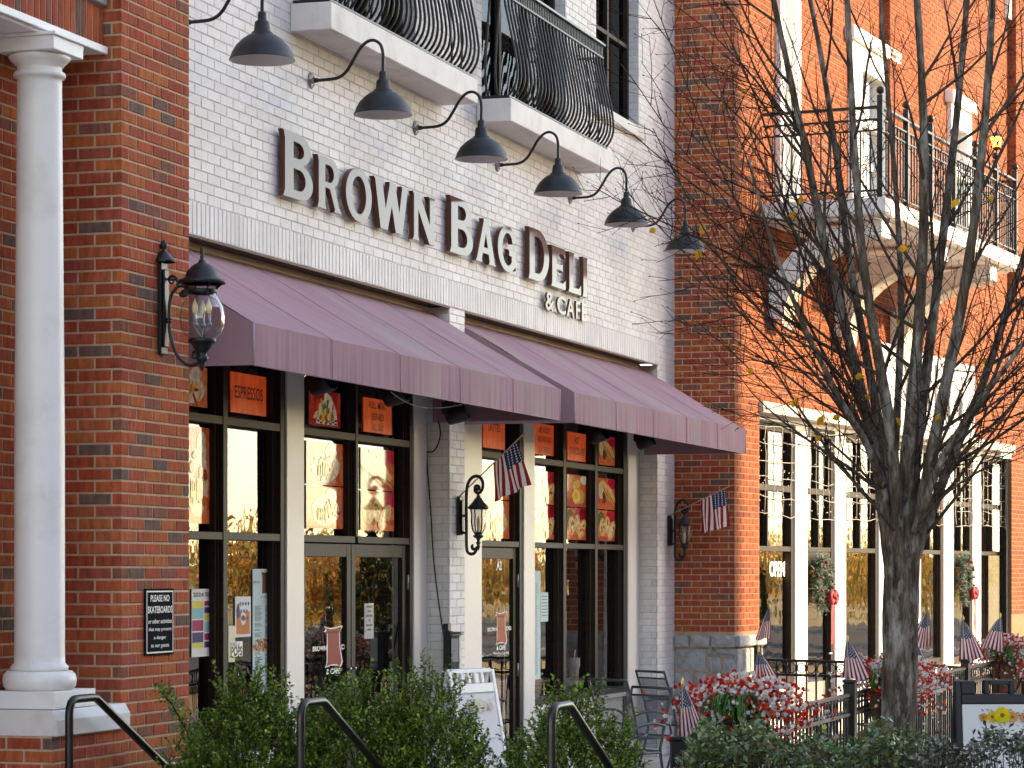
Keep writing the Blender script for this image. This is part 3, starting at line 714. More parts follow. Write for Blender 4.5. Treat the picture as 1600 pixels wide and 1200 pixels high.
M4 = Matrix.Translation(RO) @ Matrix.Rotation(RB, 4, 'Z')        # local: x along, y inward, z up
def lb(mb, a0, a1, b0, b1, z0, z1, ch=.004): mb.box(a0, a1, -b1, -b0, z0, z1, ch, M4)     # b outward
# fascia, ledge, posts and windows of the shop front
SB = -.22
mb = MB(); lb(mb, AW[0] - .02, AW[1] + .02, -.2, .05, ZF1 - .09, ZF1 + .03); mb.build('stone_ledge', m_cast, bld)
ZFB = RZ(657, RA(1190, SB), SB)
mb = MB(); lb(mb, AW[0], AW[1], SB - .05, SB + .06, ZFB, ZF1 - .091); mb.build('fascia', m_white, bld)
zt0, zt1 = RZ(766, RA(1189, SB), SB), RZ(756, RA(1189, SB), SB); zm0, zm1 = RZ(861, RA(1189, SB), SB), RZ(853, RA(1189, SB), SB)
mb = MB(); lb(mb, AW[0], AW[1], SB - .06, SB - .03, 0, .62, 0); mb.build('bulkhead', m_post, bld)
posts = [(1243, 1262), (1305, 1322), (1374, 1390), (1424, 1439), (1475, 1490), (1520, 1533), (1574.5, 1582)]
pa = [(RA(p, SB + .05), RA(q, SB + .05)) for p, q in posts]
for a, b in pa:
    mb = MB(); lb(mb, a, b, SB - .08, SB + .05, 0, ZFB - .001); mb.build('post', m_post, bld)
ed = [AW[0]] + [v for q in pa for v in q]
BAYS = [(ed[i], ed[i + 1]) for i in range(0, len(ed) - 1, 2)]
isdoor = [0, 1, 0, 0, 0, 1, 0]
for (a, b), dr in zip(BAYS, isdoor):
    z0 = .03 if dr else .66
    mb = MB(); t = .05
    lb(mb, a, a + t, SB - .05, SB + .03, z0, ZFB - .002, .003); lb(mb, b - t - .05, b, SB - .05, SB + .03, z0, ZFB - .002, .003)
    for q0, q1 in ((zt0, zt1), (zm0, zm1), (ZFB - .1, ZFB - .003), (z0, z0 + .09)): lb(mb, a + t, b - t - .05, SB - .045, SB + .026, q0, q1, .003)
    m_ = (a + b - .05) / 2; lb(mb, m_ - .025, m_ + .025, SB - .045, SB + .024, zm1, ZFB - .1, .003)
    if dr: lb(mb, a + t, b - t - .05, SB - .045, SB + .02, zm0 - .17, zm0 - .001, .003)
    fr = mb.build('door' if dr else 'window', m_bronze, bld)
    for (p, q, u0, u1) in ((a + t, m_ - .025, zm1, zt0), (m_ + .025, b - t - .05, zm1, zt0), (a + t, m_ - .025, zt1, ZFB - .1), (m_ + .025, b - t - .05, zt1, ZFB - .1), (a + t, b - t - .05, z0 + .09, zm0 - (.17 if dr else 0))):
        mb = MB(); lb(mb, p - .003, q + .003, SB - .03, SB - .024, u0 - .003, u1 + .003, 0); mb.build('pane', m_glass, fr)
    if dr:
        mb = MB(); hp = RP(b - .17, SB + .06, .95); mb.tube([hp, hp + e_ * -.12], .011, 6); mb.tube([hp, hp - n_ * .05], .01, 6); mb.tube([hp + Vector((0, 0, -.25)), hp + Vector((0, 0, -.25)) - n_ * .05], .02, 6); mb.build('door_handle', m_steel, fr)
mb = MB()
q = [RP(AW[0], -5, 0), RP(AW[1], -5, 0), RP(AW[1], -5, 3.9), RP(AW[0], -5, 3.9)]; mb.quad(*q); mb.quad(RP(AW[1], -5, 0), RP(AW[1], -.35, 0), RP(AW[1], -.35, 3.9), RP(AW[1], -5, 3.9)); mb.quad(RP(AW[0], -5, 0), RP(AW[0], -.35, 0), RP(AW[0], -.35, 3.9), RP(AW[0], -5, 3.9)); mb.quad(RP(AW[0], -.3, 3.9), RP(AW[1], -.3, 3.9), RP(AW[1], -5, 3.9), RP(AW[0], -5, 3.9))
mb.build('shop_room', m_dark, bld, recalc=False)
# upper doors / windows with white surrounds
for k, (a, b, z0, z1) in enumerate(UD):
    mb = MB(); t = (b - a) * .22
    lb(mb, a, a + t, -.15, .06, z0, z1 - .001); lb(mb, b - t, b, -.15, .06, z0, z1 - .001); lb(mb, a + t, b - t, -.14, .058, z1 - .3, z1 - .002)
    lb(mb, a - .12, b + .12, -.1, .12, z1, z1 + .16, .01)
    if k < 3: lb(mb, a + t, b - t, -.14, .03, z1 - .95, z1 - .82)
    f = mb.build('balcony_door' if k < 3 else 'window', m_white, bld)
    mb = MB(); lb(mb, a + t, b - t, -.12, -.11, z0, z1 - .3, 0); mb.build('pane', m_glass, f)
    mb = MB(); m_ = (a + b) / 2; lb(mb, m_ - .05, m_ + .05, -.11, -.05, z0, z1 - .3); lb(mb, a + t, b - t, -.11, -.06, z0 + .95, z0 + 1.05); mb.build('glazing_bar', m_white, f)
    mb = MB(); lb(mb, a + t - .05, b - t + .05, -.5, -.49, z0, z1, 0); mb.build('dark_room', m_dark, f)
# brick piers that stand proud of the upper wall
for px in (1391, 1588):
    a = RA(px, .12)
    Bp = Bricks(); o_ = RP(a, .12, 0); Bp.wall((o_.x, o_.y), RB, 1.9 if px < 1500 else 2.0, ZB + .0, TOPZ, seeds=(33, None)); o2 = RP(a, .0, 0); Bp.wall((o2.x, o2.y), RB - PI / 2, .12 - .0135, ZB, TOPZ, seeds=(None, 33))
    lay(Bp.l, bld, m_obrick, 0, rest='pier_brickwork', key='o')
    mb = MB(); lb(mb, a + .008, a + 1.89, -.02, .112, ZB, TOPZ, 0); mb.build('pier_core', m_omort, bld)

# balcony of the orange building
bal = thing('iron_balcony', 'long black iron railed balcony on white brackets behind the tree', 'balcony', tuple(RP(A0, 0, 5.7)))
BD = 1.40; ba0 = A0 + .02; ba1 = RA(1596, BD)
zs0, zs1 = 5.755, 5.935
mb = MB(); lb(mb, ba0, ba1, .003, BD, zs0, zs1, .008); lb(mb, ba0 + .12, ba1 - .12, .003, BD - .14, zs0 - .03, zs0 - .001, .005); mb.build('slab', m_slab, bal)
def rail_run(p0, p1, nm_circ, n_pick, circles):
    p0, p1 = Vector(p0), Vector(p1); d = p1 - p0; L_ = d.length; t = d.normalized(); ang = math.atan2(t.y, t.x)
    MX = Matrix.Translation(p0) @ Matrix.Rotation(ang, 4, 'Z')
    mb = MB()
    for hw, q0, q1 in ((.03, .955, .985), (.022, .83, .85), (.016, .715, .733), (.016, .07, .09)):
        mb = MB(); mb.box(0, L_, -hw, hw, q0, q1, .003, MX); mb.build('rail', m_black, bal)
    if circles:
        mb = MB(); n = int(L_ / .11)
        for k in range(n):
            o = p0 + t * (L_ * (k + .5) / n) + Vector((0, 0, .782)); pts = [o + t * (.045 * math.cos(2 * PI * q / 12)) + Vector((0, 0, .045 * math.sin(2 * PI * q / 12))) for q in range(13)]
            mb.tube(pts, .006, 5, cap=False)
        stuff(mb.build('ring_frieze', m_black, bal))
    n = int(L_ / .105); base = None
    for k in range(1, n):
        o = p0 + t * (L_ * k / n)
        if base is None:
            mb = MB(); mb.box(-.008, .008, -.008, .008, .09, .83 if not circles else .72, 0, Matrix.Translation(o) @ Matrix.Rotation(ang, 4, 'Z')); base = mb.build('picket', m_black, bal); b0 = o
        else:
            c = dup(base, bal); c.location = o - b0
def bpost(p):
    mb = MB(); p = Vector(p); MX = Matrix.Translation(p) @ Matrix.Rotation(RB, 4, 'Z')
    mb.box(-.03, .03, -.03, .03, 0, 1.1, .004, MX); mb.ball(p + Vector((0, 0, 1.15)), .045, 10); mb.build('railing_post', m_black, bal)
rail_run(RP(ba0 + .06, .01, zs1), RP(ba0 + .06, BD - .07, zs1), 0, 0, True)
for k in range(6):
    pa_, pb_ = ba0 + .06 + (ba1 - ba0 - .12) * k / 6, ba0 + .06 + (ba1 - ba0 - .12) * (k + 1) / 6
    rail_run(RP(pa_, BD - .07, zs1), RP(pb_, BD - .07, zs1), 0, 0, False)
    bpost(RP(pa_, BD - .07, zs1))
bpost(RP(ba1 - .06, BD - .07, zs1)); rail_run(RP(ba1 - .06, .01, zs1), RP(ba1 - .06, BD - .07, zs1), 0, 0, True)
def bracket(a, w_=.34):
    arc_o = []; arc_i = []
    for k in range(13):
        th = (PI / 2) * k / 12
        arc_o.append((1.22 - 1.18 * math.cos(th) * 1.0, zs0 - .032 - 0.98 + .95 * math.sin(th)))
    # outer: from the wall low to the slab edge high (concave, quarter circle centred at the lower outer side)
    lo = [(.003, zs0 - 1.05), (.16, zs0 - 1.05)]; cen = (1.28, zs0 - 1.12)
    inner = [(cen[0] - 1.12 * math.cos(PI / 2 * k / 12), cen[1] + .92 * math.sin(PI / 2 * k / 12)) for k in range(13)]
    poly = lo[:1] + [(.16, zs0 - 1.05)] + inner + [(1.28, zs0 - .031)]
    cut = [(.95, zs0 - .031), (.62, zs0 - .12), (.3, zs0 - .3), (.12, zs0 - .5), (.003, zs0 - .62)]
    poly += cut
    mb = MB(); mb.prism(poly, lambda u, v, t: tuple(RP(a + t, u, v)), 0, w_); mb.build('bracket', m_white, bal)
    mb = MB(); n = len(inner)
    for k in range(n - 1):
        (u0, v0), (u1, v1) = inner[k], inner[k + 1]
        mb.add([tuple(RP(a - .03, u0, v0 - .03)), tuple(RP(a + w_ + .03, u0, v0 - .03)), tuple(RP(a + w_ + .03, u1, v1 - .03)), tuple(RP(a - .03, u1, v1 - .03)), tuple(RP(a - .03, u0, v0 + .012)), tuple(RP(a + w_ + .03, u0, v0 + .012)), tuple(RP(a + w_ + .03, u1, v1 + .012)), tuple(RP(a - .03, u1, v1 + .012))],
               [(0, 1, 2, 3), (4, 5, 6, 7), (0, 4, 7, 3), (1, 5, 6, 2)])
    mb.build('bracket_moulding', m_cast, bal)
for f in (.03, .42, .80): bracket(ba0 + (ba1 - ba0) * f + .1)

# sign panel behind the tree
sp = thing('shop_sign', 'grey oval-and-stroke sign panel half hidden behind the tree limbs', 'sign', tuple(RP(RA(1380, .05), .05, 4)))
pz0, pz1 = RZ(668, RA(1378, .05), .05), RZ(534, RA(1378, .05), .05)
pa0, pa1 = RA(1376, .05), RA(1522, .05)
mb = MB(); lb(mb, pa0, pa1, .004, .06, pz0 + .05, pz1, .006); mb.build('panel', m_panel, sp)
def ring(a, z, ra, rz, wd):
    mb = MB(); n = 28; vs = []
    for k in range(n):
        t = 2 * PI * k / n
        for s_, b_ in ((1, .062), (1 - wd, .062), (1, .095), (1 - wd, .095)):
            vs.append(tuple(RP(a + ra * s_ * math.cos(t), b_, z + rz * s_ * math.sin(t))))
    fs = []
    for k in range(n):
        p, q_ = 4 * k, 4 * ((k + 1) % n); fs += [(p + 2, p + 3, q_ + 3, q_ + 2), (p, p + 2, q_ + 2, q_), (p + 1, p + 3, q_ + 3, q_ + 1)]
    mb.add(vs, fs); mb.build('letter', m_white, sp)
ring(RA(1405, .08), (pz0 + pz1) / 2 + .1, .62, .42, .28)
for px in (1442, 1455, 1466, 1486, 1503):
    a = RA(px, .08); mb = MB(); lb(mb, a - .07, a + .07, .061, .095, pz0 + .28, pz0 + (.95 if px in (1455, 1466) else .7)); mb.build('letter', m_white, sp)
# amber wall lamp on the balcony
wlmp = thing('amber_lamp', 'small amber lantern on the wall above the balcony rail', 'lamp', tuple(RP(RA(1557, .1), .1, RZ(228, RA(1557, .1), .1))))
P = RP(RA(1557, .1), .1, RZ(222, RA(1557, .1), .1))
mb = MB(); mb.lathe([(.05, -.07), (.08, .07)], P, 8); mb.build('glass_shade', m_amber, wlmp)
mb = MB(); mb.lathe([(.001, -.2), (.012, -.12), (.05, -.1), (.052, -.072), (.01, -.071)], P, 8); mb.lathe([(.095, .071), (.06, .1), (.01, .15), (.001, .2)], P, 8); mb.tube([P, P - n_ * .1], .012, 6); mb.build('cap', m_black, wlmp)
# ------------------------------------------------------------------ sign letters
def arc(cx, cy, rx, ry, a0, a1, n=14): return [(cx + rx * math.cos(R(a0 + (a1 - a0) * k / n)), cy + ry * math.sin(R(a0 + (a1 - a0) * k / n))) for k in range(n + 1)]
def stem(x0, x1, y0=0., y1=1., f=.045): return [(x0 - f, y0), (x0 - f * .6, y0 + .03), (x0, y0 + .11), (x0, y1 - .11), (x0 - f * .6, y1 - .03), (x0 - f, y1)]
GL = {
 'B': (.78, [stem(.045, .2) + arc(.40, .765, .30, .235, 90, -62) + arc(.42, .27, .34, .27, 72, -90), [(.26, .87)] + arc(.38, .745, .15, .125, 90, -90) + [(.26, .62)], [(.26, .46)] + arc(.40, .295, .17, .165, 90, -90) + [(.26, .13)]]),
 'R': (.86, [stem(.045, .2) + arc(.42, .72, .31, .28, 90, -58) + [(.74, .10), (.80, .03), (.84, 0), (.58, 0), (.60, .05), (.42, .42), (.265, .42), (.265, .11), (.29, .03), (.31, 0)], [(.265, .87)] + arc(.40, .70, .16, .17, 90, -90) + [(.265, .53)]]),
 'O': (.96, [arc(.48, .5, .48, .53, 90, 450, 36)[:-1], arc(.48, .5, .265, .38, 90, 450, 36)[:-1]]),
 'W': (1.2, [[(0, 1), (.30, 1), (.28, .95), (.39, .42), (.53, .95), (.52, 1), (.74, 1), (.73, .95), (.86, .42), (.96, .95), (.94, 1), (1.2, 1), (1.16, .95), (.97, 0), (.74, 0), (.60, .52), (.46, 0), (.22, 0), (.04, .95)]]),
 'N': (.92, [[(0, 0), (.04, .05), (.05, .1), (.05, .95), (0, 1), (.28, 1), (.70, .40), (.70, .9), (.69, .95), (.64, 1), (.92, 1), (.88, .95), (.87, .9), (.87, 0), (.68, 0), (.22, .66), (.22, .1), (.23, .05), (.28, 0)]]),
 'A': (.92, [[(0, 0), (.05, .06), (.36, .95), (.34, 1), (.60, 1), (.58, .95), (.87, .06), (.92, 0), (.60, 0), (.63, .06), (.59, .22), (.32, .22), (.27, .06), (.30, 0)], [(.36, .35), (.55, .35), (.455, .68)]]),
 'G': (.94, [arc(.48, .5, .48, .53, 40, 318, 30) + [(.86, .06), (.88, .10), (.88, .46), (.92, .50), (.50, .50), (.54, .46), (.54, .36), (.66, .36), (.66, .20)] + arc(.48, .5, .265, .38, 312, 48, 22) + [(.70, .66), (.86, .74)]]),
 'D': (.92, [stem(.045, .2) + [(.40, 1)] + arc(.40, .5, .50, .5, 90, -90, 24), [(.26, .86)] + arc(.40, .5, .28, .36, 90, -90, 20) + [(.26, .14)]]),
 'E': (.72, [stem(.045, .2) + [(.66, 1), (.68, .98), (.68, .78), (.62, .82), (.55, .86), (.26, .86), (.26, .59), (.50, .59), (.56, .62), (.56, .42), (.50, .45), (.26, .45), (.26, .14), (.57, .14), (.64, .19), (.70, .24), (.70, .02), (.68, 0)]]),
 'L': (.70, [stem(.045, .2) + [(.31, 1), (.275, .96), (.265, .88), (.265, .14), (.55, .14), (.62, .19), (.68, .25), (.68, 0)]]),
 'I': (.30, [stem(.045, .2) + [(.31, 1), (.275, .96), (.265, .89), (.265, .11), (.275, .04), (.31, 0)]]),
}
def glyph(ch, x0, x1, z0, h, y, ext, name='letter', parent=None, mat=None):
    wd, loops = GL[ch]
    cu = bpy.data.curves.new('g', 'CURVE'); cu.dimensions = '2D'; cu.fill_mode = 'BOTH'; cu.extrude = ext / 2; cu.bevel_depth = .0022; cu.bevel_resolution = 1
    xs = [p[0] for p in loops[0]]; mn, mx = min(xs), max(xs)
    for lp in loops:
        sp_ = cu.splines.new('POLY'); sp_.points.add(len(lp) - 1); sp_.use_cyclic_u = True
        for k, (a, b) in enumerate(lp): sp_.points[k].co = ((a - mn) / (mx - mn) * (x1 - x0), b * h, 0, 1)
    o = bpy.data.objects.new('g', cu); COL.objects.link(o)
    me = bpy.data.meshes.new_from_object(o.evaluated_get(bpy.context.evaluated_depsgraph_get()))
    mb = MB(); mb.add([(x0 + p.co.x, y - p.co.z + ext / 2, z0 + p.co.y) for p in me.vertices], [tuple(p.vertices) for p in me.polygons])
    bpy.data.objects.remove(o); bpy.data.curves.remove(cu); bpy.data.meshes.remove(me)
    return mb.build(name, mat, parent)
YL = YF - .062
sg = thing('cafe_sign', 'raised brown letters reading brown bag deli and cafe on white brick', 'sign', (21, YF, 4.5))
zb = EYE + 2.562
for ch, a, b, big in [('B', 438, 488, 1), ('R', 491.5, 533.5, 0), ('O', 536, 580, 0), ('W', 580, 638, 0), ('N', 640.5, 679, 0), ('B', 698.5, 738, 1), ('A', 739, 774, 0), ('G', 773.5, 807, 0), ('D', 821.5, 857, 1), ('E', 857, 883, 0), ('L', 884, 907, 0), ('I', 906, 917.5, 0)]:
    glyph(ch, XF(a + 4.2, YL), XF(b + .6, YL), zb, .452 if big else .368, YL, .036, parent=sg, mat=m_sign)
zc = EYE + 2.335
for ch, a, b in [('&', 852, 867), ('C', 870, 885), ('A', 885, 898.5), ('F', 899.5, 907.5), ('E', 908.5, 918)]:
    vs, fs = text(ch, 1, .018, .5); xs = [p[0] for p in vs]; ys = [p[1] for p in vs]; xa, xb = XF(a + 2.4, YL), XF(b + .8, YL)
    mb = MB(); mb.add([(xa + (p[0] - min(xs)) / (max(xs) - min(xs)) * (xb - xa), YL + .02 - p[2] * .020, zc + (p[1] - min(ys)) / (max(ys) - min(ys)) * .168) for p in vs], fs); mb.build('letter', m_sign, sg)

# ------------------------------------------------------------------ gooseneck lamps
def gooseneck():
    t = thing('gooseneck_lamp', 'x', 'lamp', (0, 0, 0), 'gooseneck lamps in a row over the sign')
    mb = MB(); mb.lathe([(.001, -.012), (.05, -.012), (.058, -.004), (.058, -.0005)], (0, 0, 0), 20, 'y'); mb.lathe([(.018, -.03), (.024, -.012)], (0, 0, 0), 12, 'y')
    for k in range(4):
        a = PI / 4 + k * PI / 2; mb.ball((.04 * math.cos(a), -.013, .04 * math.sin(a)), .007, 6)
    mb.build('wall_flange', m_galv, t)
    path = bez([(0, -.01, 0), (0, -.10, 0), (0, -.20, .008), (0, -.265, .045), (0, -.315, .115), (0, -.365, .195), (0, -.42, .247), (0, -.475, .258), (0, -.525, .225), (0, -.545, .16), (0, -.545, .08), (0, -.545, .02)], 4)
    mb = MB(); mb.tube(path, .0115, 10); mb.tube([(0, -.02, 0), (0, -.055, 0)], .017, 10); mb.build('arm', m_black, t)
    c = (0, -.545, 0)
    pr = [(.001, .035), (.024, .034), (.027, .02), (.029, -.02), (.042, -.026), (.046, -.035), (.052, -.088), (.066, -.096), (.070, -.108), (.088, -.114), (.125, -.140), (.165, -.180), (.190, -.222), (.201, -.258), (.207, -.264), (.207, -.270)]
    mb = MB(); mb.lathe(pr, c, 40); mb.build('shade', m_lampblk, t)
    mb = MB(); mb.lathe([(.2055, -.270), (.197, -.258), (.186, -.222), (.160, -.182), (.120, -.144), (.08, -.118), (.001, -.112)], c, 40); mb.build('shade_lining', m_lining, t)
    mb = MB(); mb.lathe([(.001, -.225), (.02, -.22), (.03, -.195), (.024, -.16), (.015, -.14), (.015, -.113)], c, 14); mb.build('bulb', m_bulb, t)
    return t
LX = [15.93, 18.10, 20.29, 22.36, 24.55, 26.78]
lbls = ['gooseneck lamp nearest the red pier, its arm cut off by the top edge', 'second gooseneck lamp from the left, above the first sign word', 'third gooseneck lamp, hanging under the gap between the two balconies', 'fourth gooseneck lamp, beneath the left half of the right balcony slab', 'fifth gooseneck lamp, above the last sign word', 'gooseneck lamp farthest right, seen against the far brick pier behind twigs']
gp = gooseneck()
for k, x in enumerate(LX):
    o = gp if k == 0 else dup(gp)
    o.location = (x, YF - .001, EYE + 3.456); o['label'] = lbls[k]

# ------------------------------------------------------------------ wall lanterns
def spiral(c, r0, r1, a0, a1, n=18): return [(0, c[0] + (r0 + (r1 - r0) * k / n) * math.cos(R(a0 + (a1 - a0) * k / n)), c[1] + (r0 + (r1 - r0) * k / n) * math.sin(R(a0 + (a1 - a0) * k / n))) for k in range(n + 1)]
def big_lantern():
    t = thing('wall_lantern', 'large black wall lantern with round glass globe and candle bulbs', 'lantern', (14.17, YP, 3.3))
    O = Vector((14.17, YP, 0)); M_ = Matrix.Translation(O)
    def b(mb, n, m): mb.xf(M_); return mb.build(n, m, t)
    zc = 3.37; yo = -.255
    mb = MB(); mb.box(-.045, .045, -.025, -.001, 3.16, 3.68, .006); mb.box(-.033, .033, -.04, -.026, 3.20, 3.64, .006); mb.lathe([(.072, 3.68), (.074, 3.69), (.03, 3.735), (.014, 3.745), (.012, 3.755), (.02, 3.765), (.02, 3.79), (.001, 3.81)], (0, -.02, 0), 8); b(mb, 'back_plate', m_black)
    mb = MB()
    P = bez([(0, -.045, 3.58), (0, -.07, 3.60), (0, -.10, 3.585), (0, -.105, 3.545), (0, -.07, 3.50), (0, -.055, 3.44), (0, -.052, 3.36), (0, -.06, 3.27), (0, -.10, 3.16), (0, -.165, 3.10), (0, -.225, 3.105), (0, -.245, 3.14)], 5); mb.tube(P, .010, 8)
    mb.tube([(0, -.045, 3.58)] + spiral((-.072, 3.575), .028, .008, 170, -190), .006, 6)
    mb.tube(bez([(0, -.065, 3.49), (0, -.10, 3.535), (0, -.145, 3.54), (0, -.165, 3.50)], 4) + spiral((-.142, 3.505), .024, .006, 0, -420), .008, 6)
    mb.tube(bez([(0, -.24, 3.13), (0, -.225, 3.175), (0, -.195, 3.17)], 4) + spiral((-.205, 3.15), .02, .005, 90, 480), .007, 6)
    mb.torus((0, -.052, 3.36), .014, .006, 'z', 10, 6); mb.torus((0, -.052, 3.345), .014, .006, 'z', 10, 6); b(mb, 'scroll_arm', m_black)
    c = (0, yo, 0)
    mb = MB(); mb.lathe([(.0745, 3.505), (.095, 3.47), (.12, 3.42), (.1285, 3.37), (.124, 3.31), (.105, 3.265), (.075, 3.238)], c, 36); b(mb, 'globe', m_clear)
    mb = MB(); mb.lathe([(.001, 3.765), (.006, 3.758), (.012, 3.738), (.008, 3.715), (.013, 3.705), (.009, 3.69), (.02, 3.682), (.022, 3.672), (.035, 3.665), (.06, 3.65), (.085, 3.62), (.096, 3.59), (.10, 3.583), (.132, 3.572), (.137, 3.562), (.13, 3.552), (.10, 3.553)], c, 32); b(mb, 'cap', m_black)
    mb = MB(); mb.lathe([(.115, 3.553), (.095, 3.545), (.078, 3.52)], c, 28); b(mb, 'collar_glass', m_seed)
    mb = MB(); mb.lathe([(.081, 3.522), (.084, 3.515), (.084, 3.503), (.079, 3.497)], c, 28)
    for k in range(4):
        a = R(45 + 90 * k); mb.tube(bez([(.118 * math.cos(a), yo + .118 * math.sin(a), 3.555), (.095 * math.cos(a), yo + .095 * math.sin(a), 3.535), (.083 * math.cos(a), yo + .083 * math.sin(a), 3.51), (.088 * math.cos(a), yo + .088 * math.sin(a), 3.485)], 3), .0045, 5)
    b(mb, 'collar_frame', m_black)
    mb = MB(); mb.lathe([(.076, 3.245), (.08, 3.236), (.076, 3.222), (.06, 3.214), (.048, 3.19), (.032, 3.17), (.026, 3.165), (.028, 3.15), (.036, 3.14), (.03, 3.12), (.015, 3.112), (.017, 3.095), (.008, 3.07), (.001, 3.06)], c, 24); b(mb, 'base_cup', m_black)
    for k in range(3):
        a = R(20 + 120 * k); q = (.045 * math.cos(a), yo + .045 * math.sin(a))
        mb = MB(); mb.lathe([(.001, 3.47), (.006, 3.455), (.017, 3.425), (.0175, 3.405), (.011, 3.385)], (*q, 0), 12); b(mb, 'candle_bulb', m_bulb)
        mb = MB(); mb.lathe([(.012, 3.385), (.012, 3.33), (.018, 3.328), (.018, 3.32), (.008, 3.31)], (*q, 0), 10); mb.tube([(q[0], q[1], 3.31), (0, yo, 3.24)], .004, 5); b(mb, 'candle_sleeve', m_galv)
    return t
big_lantern()
def small_lantern():
    t = thing('wall_lantern', 'x', 'lantern', (0, 0, 0), 'small scroll lanterns carrying flags')
    mb = MB(); mb.box(-.05, .05, -.03, -.001, .04, .36, .008); mb.box(-.03, .03, -.045, -.031, .07, .33, .006); mb.build('back_plate', m_black, t)
    mb = MB(); pts = bez([(0, -.125, -.085), (0, -.105, -.06)] , 2)
    mb.tube(spiral((-.135, -.05), .008, .032, 420, 180, 16) + bez([(0, -.165, -.06), (0, -.14, -.105), (0, -.10, -.11), (0, -.075, -.07), (0, -.072, .1), (0, -.072, .36), (0, -.085, .46), (0, -.125, .515), (0, -.18, .52), (0, -.215, .47), (0, -.205, .41), (0, -.17, .385), (0, -.14, .41)], 5)[3:] + spiral((-.16, .425), .026, .006, 190, -100, 12), .0135, 8)
    mb.tube([(0, -.03, .2), (0, -.072, .2)], .012, 6); mb.tube([(0, -.03, .06), (0, -.072, .06)], .012, 6); mb.tube([(0, -.175, .385), (0, -.175, .345)], .009, 6); mb.build('scroll_arm', m_black, t)
    c = (0, -.175, 0)
    mb = MB(); mb.lathe([(.001, .375), (.014, .365), (.016, .35), (.03, .34), (.045, .315), (.072, .285), (.084, .275), (.086, .262), (.075, .252), (.05, .252)], c, 20); mb.build('cap', m_black, t)
    mb = MB(); mb.lathe([(.066, .252), (.058, .21), (.06, .15), (.052, .09), (.03, .06)], c, 16); mb.build('glass', m_seed, t)
    mb = MB()
    for k in range(4):
        a = R(45 + 90 * k); ca, sa = math.cos(a), math.sin(a); mb.tube([(.07 * ca, -.175 + .07 * sa, .252), (.061 * ca, -.175 + .061 * sa, .21), (.064 * ca, -.175 + .064 * sa, .15), (.054 * ca, -.175 + .054 * sa, .09), (.034 * ca, -.175 + .034 * sa, .058)], .006, 5)
    mb.lathe([(.034, .066), (.036, .055), (.03, .045), (.045, .038), (.04, .025), (.016, .01), (.012, -.01), (.022, -.02), (.01, -.04), (.016, -.055), (.006, -.075), (.001, -.09)], c, 16); mb.build('cage', m_black, t)
    mb = MB(); mb.lathe([(.001, .2), (.012, .18), (.016, .15), (.01, .12), (.01, .06)], c, 10); mb.build('candle_bulb', m_bulb, t)
    return t
sl1 = small_lantern(); sl2 = dup(sl1)
sl1.location = (21.33, YF - .001, EYE + .24); sl1['label'] = 'black scroll lantern on the white brick pillar between the awnings'
sl2.location = (28.22, YF - .001, EYE + .21); sl2['label'] = 'black scroll lantern on the white wall beside the far brick pier'

# ------------------------------------------------------------------ flags
BLUE = (.018, .03, .10); RD = (.30, .012, .028); WH = (.70, .69, .68)
def flag_cloth(mb, fn, nf=34, stars=True, ch=14):
    nh = 26; vs = [fn(i / nh, j / nf) for i in range(nh + 1) for j in range(nf + 1)]
    for i in range(nh):
        for j in range(nf):
            if i < ch and j < nf * .42: c = WH if (stars and i % 3 == 1 and (j + (i // 3) % 2) % 2 == 0 and 0 < i < ch - 1) else BLUE
            else: c = RD if (i // 2) % 2 == 0 else WH
            mb.add([vs[i * (nf + 1) + j], vs[i * (nf + 1) + j + 1], vs[(i + 1) * (nf + 1) + j + 1], vs[(i + 1) * (nf + 1) + j]], [(0, 1, 2, 3)], c, True)
def weld(mb):
    return mb
def pole_flag(label, p0, p1, h0, h1, drop, side):
    """slanted staff p0->p1, hoist from h0 to h1 (fractions), fly hanging down"""
    t = thing('flag', label, 'flag', tuple(p0), 'small striped flags'); p0, p1 = Vector(p0), Vector(p1)
    mb = MB(); mb.tube([p0, p1], .0055, 8); mb.build('staff', m_wood, t)
    mb = MB(); q = p1; d = (p1 - p0).normalized(); mb.tube([q - d * .005, q + d * .012, q + d * .03], [.006, .009, .003], 8); mb.build('finial', m_brass, t)
    a, b = p0.lerp(p1, h0), p0.lerp(p1, h1)
    def fn(s, f):
        p = a.lerp(b, s); fold = math.sin(s * 13 + f * 2.2) * .016 * f
        return tuple(p + Vector((0, 0, -drop * f * (1 - .12 * s))) + side * (f * .35 * (1 - s)) + Vector((fold * .5, -fold, 0)) + (p1 - p0).normalized() * (.004 * math.sin(9 * s)))
    mb = MB(); flag_cloth(mb, fn); mb.build('cloth', m_flag, t, recalc=False)
    return t
xx = 21.33
p0 = Vector((xx, YF - .01, ZP(776, xx, YF))); yt_ = YX(813, xx + .03); p1 = Vector((xx + .03, yt_, ZP(683, xx + .03, yt_)))
pole_flag('striped flag on a slanted staff above the pillar lantern', p0, p1, .94, .56, .36, Vector((0, -.32, 0)))
xx = 28.22
p0 = Vector((xx - .02, YF - .01, ZP(806, xx, YF))); yt_ = YX(1137, xx); p1 = Vector((xx, yt_, ZP(761, xx, yt_)))
pole_flag('striped flag on a slanted staff in front of the far brick pier', p0, p1, .96, .54, .40, Vector((0, -.10, 0)))
